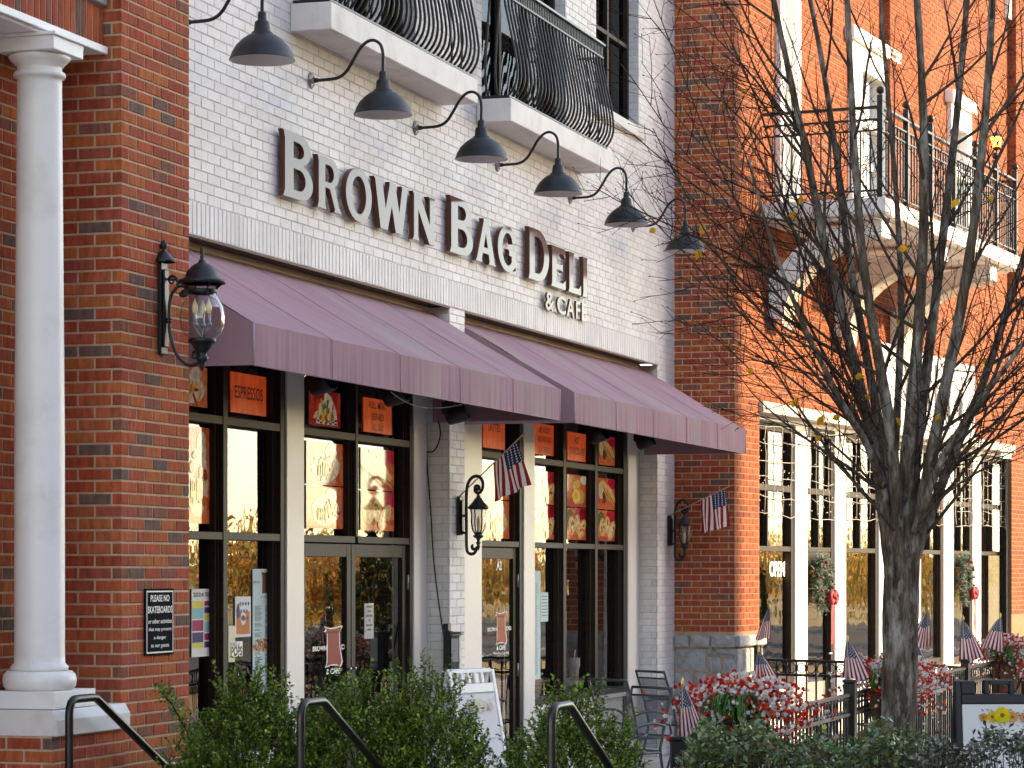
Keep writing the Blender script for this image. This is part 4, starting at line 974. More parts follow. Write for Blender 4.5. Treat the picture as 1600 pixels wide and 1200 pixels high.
def post_flag(label, px, ptop, pbot, pend, d, lean=0.0, seed=0, wide=.34, ang=0.0):
    """staff from pbot to ptop (pixel rows) at depth d, limp cloth"""
    A = at(px + lean, ptop, d); Bm = at(px, pend, d)
    t = thing('flag', label, 'flag', tuple(Bm), 'small striped flags'); rnd = random.Random(seed)
    mb = MB(); mb.tube([Bm, A], .005, 6); mb.build('staff', m_wood, t)
    mb = MB(); mb.lathe([(.001, .04), (.006, .03), (.011, .014), (.008, 0), (.011, -.006), (.005, -.012)], A, 10); mb.build('finial', m_brass, t)
    H = (pbot - ptop) * d / FPX; dirx = Vector((SN * math.cos(ang) + CS * math.sin(ang), -CS * math.cos(ang) + SN * math.sin(ang), 0)); nn = Vector((CS, SN, 0))
    A2 = A - Vector((0, 0, .012))
    def fn(s, f):
        wd = abs(wide) * H * 1.5; sg_ = 1 if wide > 0 else -1
        x = sg_ * wd * (s - .30) * (.14 + .86 * f ** .8) + sg_ * .10 * H * f; z = -H * (.97 * f * (1 - .10 * s + .05 * math.sin(6 * s + seed)) + .05 * s)
        fold = .07 * H * math.sin(8 * s + 2 * f + seed) * (.25 + .75 * f)
        return tuple(A2 + dirx * x + Vector((0, 0, z)) + nn * fold)
    mb = MB(); flag_cloth(mb, fn, 26, True, 22); mb.build('cloth', m_flag, t, recalc=False)
def back(px, Y, extra=0):
    X_ = XF(px, Y); return dep(X_, Y)
YFN = 3.95
dA, dB, dC = back(1065, YFN), back(1328, YFN), back(1508, YFN)

# ------------------------------------------------------------------ skateboard notice
nt_ = thing('notice_sign', 'black notice plate with white lettering asking for no skateboards', 'sign', (14.14, YP, 1.6))
xa, xb = XF(225.5, YP - .005), XF(270, YP - .005); za, zb_ = ZP(1025, xa, YP), ZP(920, xa, YP)
mb = MB(); mb.box(xa, xb, YP - .012, YP - .003, za, zb_, .002); mb.build('plate', m_signblk, nt_)
mb = MB(); t = .008; g = .012
for (p, q, r_, s_) in ((xa + g, xb - g, za + g, za + g + t), (xa + g, xb - g, zb_ - g - t, zb_ - g), (xa + g, xa + g + t, za + g + t, zb_ - g - t), (xb - g - t, xb - g, za + g + t, zb_ - g - t)):
    mb.quad((p, YP - .0135, r_), (q, YP - .0135, r_), (q, YP - .0135, s_), (p, YP - .0135, s_))
mb.build('border', m_wprint, nt_)
mb = MB(); H_ = zb_ - za; cx_ = (xa + xb) / 2; W2 = xb - xa
for f_, s_, w_, h_, bd in ((.145, 'PLEASE NO', .66, .10, .02), (.315, 'SKATEBOARDS', .86, .105, .02), (.49, 'or other activities', .82, .066, .012), (.615, 'that may present', .80, .066, .012), (.74, 'a danger', .43, .066, .012), (.865, 'to our guests', .63, .066, .012)):
    put_text(mb, s_, cx_, zb_ - H_ * f_, YP - .0138, W2 * w_, H_ * h_, bd)
mb.build('lettering', m_wprint, nt_, recalc=False)

# ------------------------------------------------------------------ posters and notices on the glass
YI = YG - .008
def poster(name, label, cat, x0, x1, yt, yb, mat=None, grp=None, Y=YI, xr=None):
    """x0,x1 photo columns, yt,yb photo rows at x0"""
    a, b = XF(x0, Y), XF(x1, Y); z1, z0 = ZP(yt, a, Y), ZP(yb, a, Y)
    t = thing(name, label, cat, ((a + b) / 2, Y, z0), grp)
    mb = MB(); mb.box(a, b, Y, Y + .004, z0, z1); mb.build('sheet', mat or m_sheet, t)
    return t, a, b, z0, z1
def words(t, lst, a, b, z0, z1, mat, Y=YI, bold=.01):
    mb = MB()
    for s_, fx, fz, w_, h_ in lst: put_text(mb, s_, a + (b - a) * fx, z1 - (z1 - z0) * fz, Y - .0014, (b - a) * w_, (z1 - z0) * h_, bold)
    mb.build('lettering', mat, t, recalc=False)
def blob(mb, cx_, cz_, rx, rz, col, Y, rnd, n=14, jag=.12, rot=0.):
    p = []
    for k in range(n):
        a = 2 * PI * k / n; q = 1 + rnd.uniform(-jag, jag); u, v = rx * q * math.cos(a), rz * q * math.sin(a)
        p.append((cx_ + u * math.cos(rot) - v * math.sin(rot), Y, cz_ + u * math.sin(rot) + v * math.cos(rot)))
    if CLIP: p = [(min(max(q[0], CLIP[0]), CLIP[1]), q[1], min(max(q[2], CLIP[2]), CLIP[3])) for q in p]
    mb.add(p, [tuple(range(n))], col)
CLIP = None
def food(t, a, b, z0, z1, kind, seed, Y=YI):
    """printed sandwich / wrap picture: flat print on the sheet"""
    global CLIP
    CLIP = (a + .002, b - .002, z0 + .002, z1 - .002)
    rnd = random.Random(seed); W_, H_ = b - a, z1 - z0; mb = MB(); lay_ = [Y - .0008]
    def nxt(): lay_[0] -= .00022; return lay_[0]
    wood = [(.58, .11, .045), (.66, .15, .06), (.5, .08, .035), (.7, .19, .08)] if kind != 'basket' else [(.45, .03, .02), (.58, .05, .03), (.34, .02, .018)]
    y_ = nxt()
    n = 7
    for k in range(n):
        zz0, zz1 = z0 + H_ * k / n, z0 + H_ * (k + 1) / n
        mb.quad((a, y_, zz0), (b, y_, zz0), (b, y_, zz1), (a, y_, zz1), rnd.choice(wood))
    def wrap(cx_, cz_, rx, rz, rot):
        blob(mb, cx_, cz_, rx, rz, (.62, .42, .20), nxt(), rnd, 16, .06, rot); blob(mb, cx_ - rx * .1, cz_ + rz * .12, rx * .75, rz * .72, (.72, .56, .32), nxt(), rnd, 14, .08, rot)
        for q in range(7):
            blob(mb, cx_ + rnd.uniform(-.4, .4) * rx, cz_ + rnd.uniform(-.55, .55) * rz, rx * .26, rz * .16, rnd.choice([(.12, .22, .03), (.55, .05, .03), (.62, .30, .08), (.75, .62, .40), (.30, .10, .05), (.5, .42, .1)]), nxt(), rnd, 8, .25, rnd.uniform(-1, 1))
    if kind == 'wraps':
        y_ = nxt()
        for q in range(4): blob(mb, a + W_ * (.55 + .14 * q), z0 + H_ * .82, W_ * .13, H_ * .2, rnd.choice([(.42, .01, .03), (.5, .02, .05), (.28, .01, .03)]), nxt(), rnd, 12, .05)
        blob(mb, a + W_ * .14, z0 + H_ * .72, W_ * .15, H_ * .24, (.10, .16, .04), nxt(), rnd, 12, .1)
        wrap(a + W_ * .22, z0 + H_ * .45, W_ * .17, H_ * .30, -.15); wrap(a + W_ * .48, z0 + H_ * .52, W_ * .14, H_ * .30, .35); wrap(a + W_ * .70, z0 + H_ * .34, W_ * .22, H_ * .24, .5)
    elif kind == 'egg':
        for q in range(5): blob(mb, a + W_ * (.1 + .12 * q), z0 + H_ * (.9 - .03 * q), W_ * .05, H_ * .16, (.62, .24, .05), nxt(), rnd, 8, .1, .9)
        blob(mb, a + W_ * .82, z0 + H_ * .86, W_ * .2, H_ * .14, (.70, .68, .64), nxt(), rnd); wrap(a + W_ * .45, z0 + H_ * .68, W_ * .2, H_ * .16, .1); blob(mb, a + W_ * .46, z0 + H_ * .7, W_ * .14, H_ * .1, (.78, .45, .02), nxt(), rnd)
        blob(mb, a + W_ * .55, z0 + H_ * .32, W_ * .3, H_ * .24, (.60, .34, .13), nxt(), rnd); blob(mb, a + W_ * .42, z0 + H_ * .33, W_ * .19, H_ * .22, (.82, .62, .18), nxt(), rnd); blob(mb, a + W_ * .42, z0 + H_ * .36, W_ * .12, H_ * .13, (.85, .50, .02), nxt(), rnd)
    elif kind == 'basket':
        yy = nxt()
        for q in range(6): blob(mb, a + W_ * (.1 + .17 * q), z0 + H_ * rnd.uniform(.3, .8), W_ * .05, H_ * .3, (.55, .06, .03), nxt(), rnd, 8, .15, rnd.uniform(-.3, .3))
        P_ = [(.2, .06), (.9, .06), (.86, .45), (.70, .85), (.5, 1.0), (.46, .75), (.3, .6)]; yy = nxt(); mb.add([(a + W_ * u, yy, z0 + H_ * v) for u, v in P_], [tuple(range(len(P_)))], (.72, .66, .60))
        for i in range(8):
            for j in range(3):
                if (i + j) % 2: yy = lay_[0] - .0001; u, v = .24 + .08 * i, .07 + .05 * j; mb.quad((a + W_ * u, yy, z0 + H_ * v), (a + W_ * (u + .08), yy, z0 + H_ * v), (a + W_ * (u + .08), yy, z0 + H_ * (v + .05)), (a + W_ * u, yy, z0 + H_ * (v + .05)), (.03, .02, .02))
        lay_[0] -= .0003
        for q in range(34): blob(mb, a + W_ * rnd.gauss(.54, .13), z0 + H_ * min(.75, max(.14, rnd.gauss(.40, .15))), W_ * rnd.uniform(.03, .09), H_ * rnd.uniform(.03, .08), rnd.choice([(.62, .30, .05), (.68, .46, .08), (.45, .08, .03), (.7, .56, .25), (.30, .12, .04), (.16, .2, .04)]), nxt(), rnd, 9, .25, rnd.uniform(0, 3))
    elif kind == 'plate':
        for q in range(5): blob(mb, a + W_ * (.05 + .22 * q), z0 + H_ * .5, W_ * .06, H_ * .6, (.60, .20, .10), nxt(), rnd, 8, .1, .25)
        blob(mb, a + W_ * .52, z0 + H_ * .42, W_ * .38, H_ * .36, (.62, .58, .52), nxt(), rnd, 18, .06); blob(mb, a + W_ * .66, z0 + H_ * .78, W_ * .16, H_ * .2, (.55, .52, .46), nxt(), rnd)
        for q in range(24): blob(mb, a + W_ * rnd.gauss(.52, .13), z0 + H_ * rnd.gauss(.42, .12), W_ * rnd.uniform(.05, .1), H_ * rnd.uniform(.03, .07), rnd.choice([(.58, .14, .05), (.62, .36, .10), (.52, .24, .08), (.66, .5, .22), (.35, .04, .03)]), nxt(), rnd, 9, .2, rnd.uniform(0, 3))
        for q in range(4): blob(mb, a + W_ * (.32 + .06 * q), z0 + H_ * .34, W_ * .02, H_ * .16, (.42, .42, .06), nxt(), rnd, 8, .05)
    elif kind == 'sandwich':
        for q in range(3): blob(mb, a + W_ * (.62 + .16 * q), z0 + H_ * .84, W_ * .12, H_ * .18, rnd.choice([(.5, .01, .03), (.42, .01, .06)]), nxt(), rnd, 12, .05)
        blob(mb, a + W_ * .16, z0 + H_ * .6, W_ * .14, H_ * .3, (.55, .52, .28), nxt(), rnd, 12, .1); blob(mb, a + W_ * .32, z0 + H_ * .38, W_ * .09, H_ * .22, (.12, .05, .03), nxt(), rnd)
        for dx, dz in ((.45, .55), (.68, .42)):
            for q, c_ in enumerate([(.66, .38, .14), (.16, .24, .05), (.6, .10, .05), (.74, .55, .2), (.62, .33, .12), (.72, .46, .2)]): blob(mb, a + W_ * dx, z0 + H_ * (dz - .07 + .045 * q), W_ * .25, H_ * .07, c_, nxt(), rnd, 12, .1, -.45)
    mb.c = [tuple(v * .74 for v in c) for c in mb.c]; CLIP = None
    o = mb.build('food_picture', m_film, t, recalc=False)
GP = 'food posters inside the shop windows'
FP = [('red poster of food, mostly hidden behind the globe lantern', 268, 323.5, 566, 630, 'plate', 1), ('food basket poster in the top row beside the first white post', 483, 531.5, 607, 663, 'basket', 2),
      ('sandwich poster in the top right corner of the right shop front', 935.5, 961.7, 680, 725.5, 'sandwich', 3),
      ('pink poster at the far left, cut by the red brick pier', 283, 329, 664, 817, 'plate', 4),
      ('fries plate poster, upper of the pair over the left door leaf', 478.3, 535.8, 688, 755.6, 'plate', 5), ('fries plate poster, lower of the pair over the left door leaf', 478.3, 535.8, 757.6, 824.7, 'plate', 6),
      ('sandwich poster, upper of the pair over the right door leaf', 563.3, 615.3, 698.7, 763.7, 'sandwich', 7), ('wraps poster, lower of the pair over the right door leaf', 563.3, 615.3, 765.7, 828, 'wraps', 8),
      ('washed-out poster over the single door, upper one behind the flag', 752.8, 795.4, 721.7, 778.6, 'sandwich', 9), ('washed-out poster over the single door, lower one beside the lantern', 752.8, 795.4, 780.4, 840.5, 'plate', 10),
      ('pale wraps poster right of the second door post, upper', 834.8, 868.6, 734.4, 786.6, 'wraps', 11), ('pale wraps poster right of the second door post, lower', 834.8, 868.6, 788.4, 842, 'wraps', 12),
      ('egg roll poster in the middle window, upper', 886, 917.3, 740.8, 791, 'egg', 13), ('wrap poster in the middle window, lower', 886, 917.3, 793, 843, 'wraps', 14),
      ('sandwich poster with red peppers in the last window, upper', 934.5, 963.3, 746.3, 795, 'sandwich', 15), ('wraps poster with red peppers in the last window, lower', 934.5, 963.3, 797, 845, 'wraps', 16)]
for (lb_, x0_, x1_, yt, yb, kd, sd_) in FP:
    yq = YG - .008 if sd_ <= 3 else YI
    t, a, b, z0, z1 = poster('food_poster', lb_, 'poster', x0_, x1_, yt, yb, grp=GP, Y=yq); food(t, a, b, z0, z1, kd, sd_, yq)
GO = 'orange word signs in the transom windows'
for lb_, x0_, x1_, yt, yb, tx in [('orange sign with the word espressos', 360.7, 416, 580, 643.5, [('ESPRESSOS', .5, .48, .8, .32)]),
    ('orange sign reading full menu served all day', 568, 612, 620, 674, [('FULL MENU', .5, .2, .62, .2), ('SERVED', .5, .53, .42, .2), ('ALL DAY', .5, .84, .42, .2)]),
    ('orange sign with the word lattes', 755, 789, 645, 698.8, [('LATTES', .5, .38, .56, .24)]),
    ('orange sign asking about catering', 834.8, 866, 660, 709, [('ASK ABOUT', .5, .2, .6, .2), ('BROWN BAG', .5, .5, .62, .2), ('CATERING', .5, .82, .5, .2)]),
    ('orange sign with the words hot chocolate', 887, 916, 674, 718.6, [('HOT', .5, .27, .26, .26), ('CHOCOLATE', .5, .65, .78, .26)])]:
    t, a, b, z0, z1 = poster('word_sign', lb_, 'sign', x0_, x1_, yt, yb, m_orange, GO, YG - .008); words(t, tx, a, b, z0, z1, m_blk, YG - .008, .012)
# events poster
t, a, b, z0, z1 = poster('event_poster', 'white events poster of 2024 with coloured panels beside the red pier', 'poster', 299.5, 336.8, 920.4, 1027)
words(t, [('2024', .27, .085, .44, .065), ('SUWANEE', .74, .062, .40, .03), ('EVENTS', .70, .098, .32, .03)], a, b, z0, z1, m_blk, bold=.03)
mb = MB(); cols = dict(y=(.72, .66, .06), t=(.22, .55, .55), m=(.40, .015, .12), p=(.06, .03, .14))
def pan(u0, u1, v0, v1, c): mb.quad((a + (b - a) * u0, YI - .001, z1 - (z1 - z0) * v1), (a + (b - a) * u1, YI - .001, z1 - (z1 - z0) * v1), (a + (b - a) * u1, YI - .001, z1 - (z1 - z0) * v0), (a + (b - a) * u0, YI - .001, z1 - (z1 - z0) * v0), cols[c])
for q in [(.02, .48, .18, .27, 'y'), (.52, .98, .18, .25, 'm'), (.02, .48, .28, .44, 't'), (.52, .98, .27, .36, 'p'), (.52, .98, .38, .47, 'y'), (.02, .48, .46, .62, 'm'), (.52, .98, .48, .64, 't'), (.02, .48, .64, .79, 'p'), (.52, .98, .66, .76, 'm'), (.02, .48, .80, .87, 'y'), (.52, .98, .78, .87, 'p')]: pan(*q)
mb.build('colour_panels', m_print, t, recalc=False)
# flyer, tall menu, sticker
t, a, b, z0, z1 = poster('flyer', 'orange and white flyer taped inside the second window', 'flyer', 367.5, 392, 932.4, 996)
mb = MB()
mb.quad((a + .02, YI - .001, z0 + .02), (b - .02, YI - .001, z0 + .02), (b - .02, YI - .001, z0 + (z1 - z0) * .63), (a + .02, YI - .001, z0 + (z1 - z0) * .63), (.58, .16, .03)); rnd = random.Random(3)
blob(mb, (a + b) / 2, z0 + (z1 - z0) * .47, .045, .05, (.75, .7, .62), YI - .0015, rnd, 14, .03); blob(mb, (a + b) / 2, z0 + (z1 - z0) * .47, .02, .022, (.1, .04, .02), YI - .002, rnd, 10, .05)
blob(mb, a + .05, z1 - .1, .03, .05, (.02, .03, .08), YI - .0015, rnd, 10, .2)
for q in range(10): blob(mb, a + (b - a) * (.3 + .06 * q), z1 - .05 - (q % 3) * .05, .016, .014, (.05, .1, .3), YI - .0015 - q * 1e-5, rnd, 8, .2)
mb.build('flyer_print', m_print, t, recalc=False)
def bag_logo(mb, cx_, zt, zb__, wd, Y, col, outline=True):
    H_ = zt - zb__; P_ = [(-.50, 1), (-.2, .95), (.1, .96), (.42, 1), (.5, .97), (.34, .84), (.36, .5), (.5, .12), (.44, .02), (.36, -.02), (.2, .03), (-.1, .04), (-.46, 0), (-.38, .1), (-.36, .5), (-.36, .84), (-.52, .86), (-.42, .93)]
    f = lambda k, y: [(cx_ + wd * u * k, y, (zt + zb__) / 2 + H_ * (v - .5) * (1 + (k - 1) * .5)) for u, v in P_]
    if outline: mb.add(f(1.16, Y), [tuple(range(len(P_)))], (.78, .78, .76))
    mb.add(f(1.0, Y - .0007), [tuple(range(len(P_)))], col)
    mb.quad((cx_ - wd * .33, Y - .0012, zt - H_ * .16), (cx_ + wd * .33, Y - .0012, zt - H_ * .16), (cx_ + wd * .35, Y - .0012, zt - H_ * .10), (cx_ - wd * .35, Y - .0012, zt - H_ * .10), tuple(c * .35 for c in col))
t, a, b, z0, z1 = poster('menu_sheet', 'tall pale blue menu sheet with a brown bag emblem and a photo strip', 'menu', 395, 429, 889, 1085, M('pale_blue_paper', (.54, .70, .70), .7, var=.04, spec=.15))
H_ = z1 - z0; mb = MB(); bag_logo(mb, (a + b) / 2 + .02, z1 - H_ * .02, z1 - H_ * .20, (b - a) * .34, YI - .001, (.13, .035, .02), False)
rnd = random.Random(8)
for q in range(150): blob(mb, a + (b - a) * rnd.uniform(.04, .96), z1 - H_ * rnd.uniform(.565, .655), .016, .012, rnd.choice([(.5, .3, .14), (.32, .08, .04), (.62, .5, .34), (.2, .07, .03), (.45, .16, .06)]), YI - .001 - q * 1e-6, rnd, 7, .3)
mb.build('emblem', m_print, t, recalc=False)
mb = MB()
put_text(mb, 'BROWN', a + (b - a) * .17, z1 - H_ * .105, YI - .0014, (b - a) * .27, H_ * .022, .02); put_text(mb, 'DELI', a + (b - a) * .87, z1 - H_ * .105, YI - .0014, (b - a) * .22, H_ * .022, .02); put_text(mb, '& CAFE', (a + b) / 2, z1 - H_ * .225, YI - .0014, (b - a) * .28, H_ * .018, .02)
for q in range(58):
    z = z1 - H_ * (.30 + .0098 * q + (.0 if q < 26 else .115))
    if z < z0 + .02: break
    for u0 in (.08, .56): 
        if rnd.random() < .86: mb.quad((a + (b - a) * u0, YI - .001, z), (a + (b - a) * (u0 + rnd.uniform(.2, .36)), YI - .001, z), (a + (b - a) * (u0 + rnd.uniform(.2, .36)), YI - .001, z + .0045), (a + (b - a) * u0, YI - .001, z + .0045))
mb.build('lettering', M('grey_print', (.16, .2, .2), .6), t, recalc=False)
t, a, b, z0, z1 = poster('window_sticker', 'tall frozen pop sticker with bold black words on the glass', 'sticker', 357, 367.5, 978, 1035, M('pop_sticker', (.45, .42, .38), .4, dirt=(.6, .52, .1, .8), dscale=4))
mb = MB(); mb.box(XF(360, YI), XF(378.5, YI), YI - .003, YI - .001, ZP(1027, a, YI), ZP(1003, a, YI)); mb.build('word_backing', m_wprint, t)
mb = MB(); q = (XF(360, YI) + XF(378.5, YI)) / 2; wq = XF(378.5, YI) - XF(360, YI); put_text(mb, 'KING of', q - .02, ZP(1007.5, a, YI), YI - .0034, wq * .7, .035, .02); put_text(mb, 'POPS', q, ZP(1018.5, a, YI), YI - .0034, wq * .93, .068, .035); mb.build('lettering', m_blk, t, recalc=False)
# door decals
YD = YS + .0475
def door_logo(label, cxp, x0p, x1p, yt, yb, col, extra):
    a, b = XF(x0p, YD), XF(x1p, YD); cxx = XF(cxp, YD); z1, z0 = ZP(yt, cxx, YD), ZP(yb, cxx, YD); wd = (b - a)
    t = thing('door_decal', label, 'decal', (cxx, YD, z0), 'brown bag emblems on the door glass'); mb = MB(); bag_logo(mb, cxx, z1, z0, wd * .42, YD - .001, col); mb.build('emblem', m_print, t, recalc=False)
    zm = z0 + (z1 - z0) * .47; mb = MB(); hh = (z1 - z0) * .13
    put_text(mb, 'BROWN', a + wd * .17, zm, YD - .0004, wd * .36, hh, .03); put_text(mb, 'DELI', b - wd * .13, zm, YD - .0004, wd * .27, hh, .03); put_text(mb, '& CAFE', cxx, z0 - hh * 1.1, YD - .0004, wd * .36, hh * 1.15, .04)
    for s_, dz, w_, h_ in extra: put_text(mb, s_, cxx, z0 - hh * dz, YD - .0004, wd * w_, hh * h_, .01)
    mb.build('lettering', m_wprint, t, recalc=False)
    mb = MB(); put_text(mb, 'BAG', cxx, zm, YD - .0028, wd * .22, hh * .8, .0); mb.build('lettering', M('dark_red_print', (.10, .012, .012), .5), t, recalc=False)
door_logo('large red bag emblem with white words on the left door leaf', 521, 489, 549, 980, 1040, (.33, .03, .025), [])
door_logo('small orange bag emblem with white words on the single door', 783, 762, 801, 957, 1005, (.48, .09, .03), [('Monday-Sunday', 2.5, .62, .75)])
t = thing('door_number', 'white unit number at the top of the single door glass', 'decal', (XF(780, YD), YD, 2.0)); mb = MB(); a, b = XF(775.5, YD), XF(784, YD); put_text(mb, 'A2', (a + b) / 2, ZP(883.5, a, YD), YD - .0008, b - a, 15 * dep(a, YD) / FPX, .04); mb.build('lettering', m_wprint, t, recalc=False)
t, a, b, z0, z1 = poster('paper_notice', 'white paper notice on the right door leaf', 'notice', 569.5, 584, 943, 998.5, Y=YD + .012)
mb = MB()
for k, (w_) in enumerate((.6, .35, .7, .2, .7, .4)): z = z1 - (z1 - z0) * (.12 + .13 * k); mb.quad(((a + b) / 2 - (b - a) * w_ / 2, YD + .0112, z), ((a + b) / 2 + (b - a) * w_ / 2, YD + .0112, z), ((a + b) / 2 + (b - a) * w_ / 2, YD + .0112, z + .014), ((a + b) / 2 - (b - a) * w_ / 2, YD + .0112, z + .014))
mb.build('print_lines', MATS['grey_print'], t, recalc=False)
t, a, b, z0, z1 = poster('menu_sheet', 'narrow pale menu strip at the left edge of the right shop window', 'menu', 835, 844.5, 892, 1062, MATS['pale_blue_paper'])
mb = MB()
for q in range(60):
    z = z1 - (z1 - z0) * (.12 + .0142 * q); mb.quad((a + .02, YI - .001, z), (a + .02 + rnd.uniform(.04, .1), YI - .001, z), (a + .02 + rnd.uniform(.04, .1), YI - .001, z + .005), (a + .02, YI - .001, z + .005))
mb.build('lettering', MATS['grey_print'], t, recalc=False)
t, a, b, z0, z1 = poster('paper_notice', 'pale notice beside the narrow menu strip', 'notice', 845, 856.5, 926, 971.5, MATS['pale_blue_paper'])
mb = MB()
for q in range(7): z = z1 - (z1 - z0) * (.15 + .11 * q); mb.quad((a + .03, YI - .001, z), (b - .03, YI - .001, z), (b - .03, YI - .001, z + .009), (a + .03, YI - .001, z + .009))
mb.build('lettering', MATS['grey_print'], t, recalc=False)
t = thing('round_sticker', 'cream oval sticker near the right edge of the last window', 'sticker', (XF(963, YG), YG, 1.5)); mb = MB(); xq = XF(963, YG - .003); mb.lathe([(.001, -.004), (.075, -.004), (.076, -.002)], (xq, YG, ZP(958, xq, YG)), 20, 'y'); mb.build('disc', M('cream_sticker', (.7, .6, .45), .5), t)

# ------------------------------------------------------------------ cables and lamps under the awning
t = thing('power_cable', 'black cable looping below the awning and running down the white brick reveal', 'cable', (21.1, 7.35, 1))
xr = 21.10; rv = lambda px, py: (xr, YX(px, xr), ZP(py, xr, YX(px, xr)))
mb = MB(); mb.tube(bez([rv(685, 657), rv(688, 680), rv(680, 702), rv(668, 706), rv(655, 694), rv(652, 670), rv(657, 655)], 6), .006, 6); mb.tube(bez([rv(664, 655), rv(667, 720), rv(673, 800), rv(678, 880), rv(688, 960), rv(698, 1020), rv(701, 1045)], 5), .006, 6); mb.build('cord', m_black, t)
t = thing('thin_wire', 'pale thin wire sagging under the left awning valance', 'wire', (20, 6.4, 3.1)); ww = lambda px, py, Y: (XF(px, Y), Y, ZP(py, XF(px, Y), Y))
mb = MB(); mb.tube(bez([ww(610, 612, 6.6), ww(634, 628, 6.62), ww(660, 636, 6.65), ww(690, 637, 6.7), ww(722, 632, 6.75)], 5), .004, 5); mb.build('cord', m_wire, t)
def spot():
    t = thing('spotlight', 'x', 'light', (0, 0, 0), 'dark floodlights tucked under the awnings')
    mb = MB(); mb.lathe([(.03, .06), (.05, .05), (.07, -.02), (.088, -.11), (.08, -.112)], (0, 0, 0), 18, 'y'); mb.xf(Matrix.Rotation(R(-28), 4, 'X')); mb.build('hood', m_plastk, t)
    mb = MB(); mb.box(-.02, .02, .0, .09, .02, .12, .004); mb.tube([(0, .05, .1), (0, .1, .42)], .012, 6); mb.build('bracket', m_black, t); return t
sp0 = spot()
for k, (px, py, Y, lb_) in enumerate([(497, 604, 7.2, 'dark floodlight above the food basket poster'), (611, 622, 7.15, 'dark floodlight overlapping the full menu sign'), (708, 651, 7.2, 'dark floodlight beside the pillar under the left awning'), (930, 683, 7.2, 'dark floodlight right of the hot chocolate sign'), (1004, 693, 7.2, 'dark floodlight at the right end of the right awning')]):
    o = sp0 if k == 0 else dup(sp0); x_ = XF(px, Y); o.location = (x_, Y, ZP(py, x_, Y)); o['label'] = lb_; o.rotation_euler = (0, 0, R(12 * (k % 3 - 1)))
# sanitiser dispenser
t = thing('dispenser', 'black and clear hand dispenser fixed to the white pillar', 'dispenser', (21.25, YF, 1.2)); xa, xb = XF(710, YF - .1), XF(722, YF - .1); zt_ = ZP(985, 21.2, YF); zb2 = ZP(1048, 21.2, YF)
mb = MB(); mb.box(xa, xa + .10, YF - .06, YF - .002, zb2, zt_, .008); mb.box(xa - .01, xa + .07, YF - .05, YF - .003, zt_ + .002, zt_ + .06, .006); mb.build('body', m_plastk, t)
mb = MB(); mb.box(xa + .01, xa + .09, YF - .155, YF - .063, zt_ - .03, zt_ - .005, .008, Matrix.Identity(4)); mb.build('lid', m_galv, t)
mb = MB(); mb.box(xa + .015, xa + .085, YF - .135, YF - .063, zb2 + .02, zt_ - .034, .008); mb.build('bottle_holder', m_galv, t)
mb = MB(); mb.box(xa + .012, xa + .0148, YF - .128, YF - .07, zb2 + .08, zt_ - .06); mb.build('label_card', m_sheet, t)
# ------------------------------------------------------------------ handrails
HX = 12.75
for px, lb_ in ((108, 'black steel handrail leftmost, in front of the column pedestal'), (470, 'middle black steel handrail before the box shrubs'), (862, 'rightmost black steel handrail of the three')):
    y = YX(px, HX); t = thing('handrail', lb_, 'handrail', (HX, y, .4), 'black handrails down the steps')
    z = 1.283; mb = MB()
    mb.tube(bez([(HX, y, .40), (HX, y, .9), (HX, y, z - .075)], 3) + [(HX + .006, y, z - .045), (HX + .022, y, z - .018), (HX + .048, y, z - .003), (HX + .08, y, z), (HX + .27, y, z), (HX + .31, y, z - .006), (HX + .345, y, z - .022), (HX + 1.12, y, z - .40), (HX + 1.15, y, z - .41), (HX + 1.19, y, z - .412), (HX + 1.45, y, z - .412)], .0215, 14); mb.build('rail', m_rail, t)
    mb = MB(); mb.tube([(HX + 1.36, y, -.02), (HX + 1.36, y, z - .43)], .019, 12); mb.build('lower_post', m_rail, t)
    mb = MB(); mb.lathe([(.05, .401), (.05, .408), (.022, .412)], (HX, y, 0), 16); mb.build('foot_collar', m_rail, t)

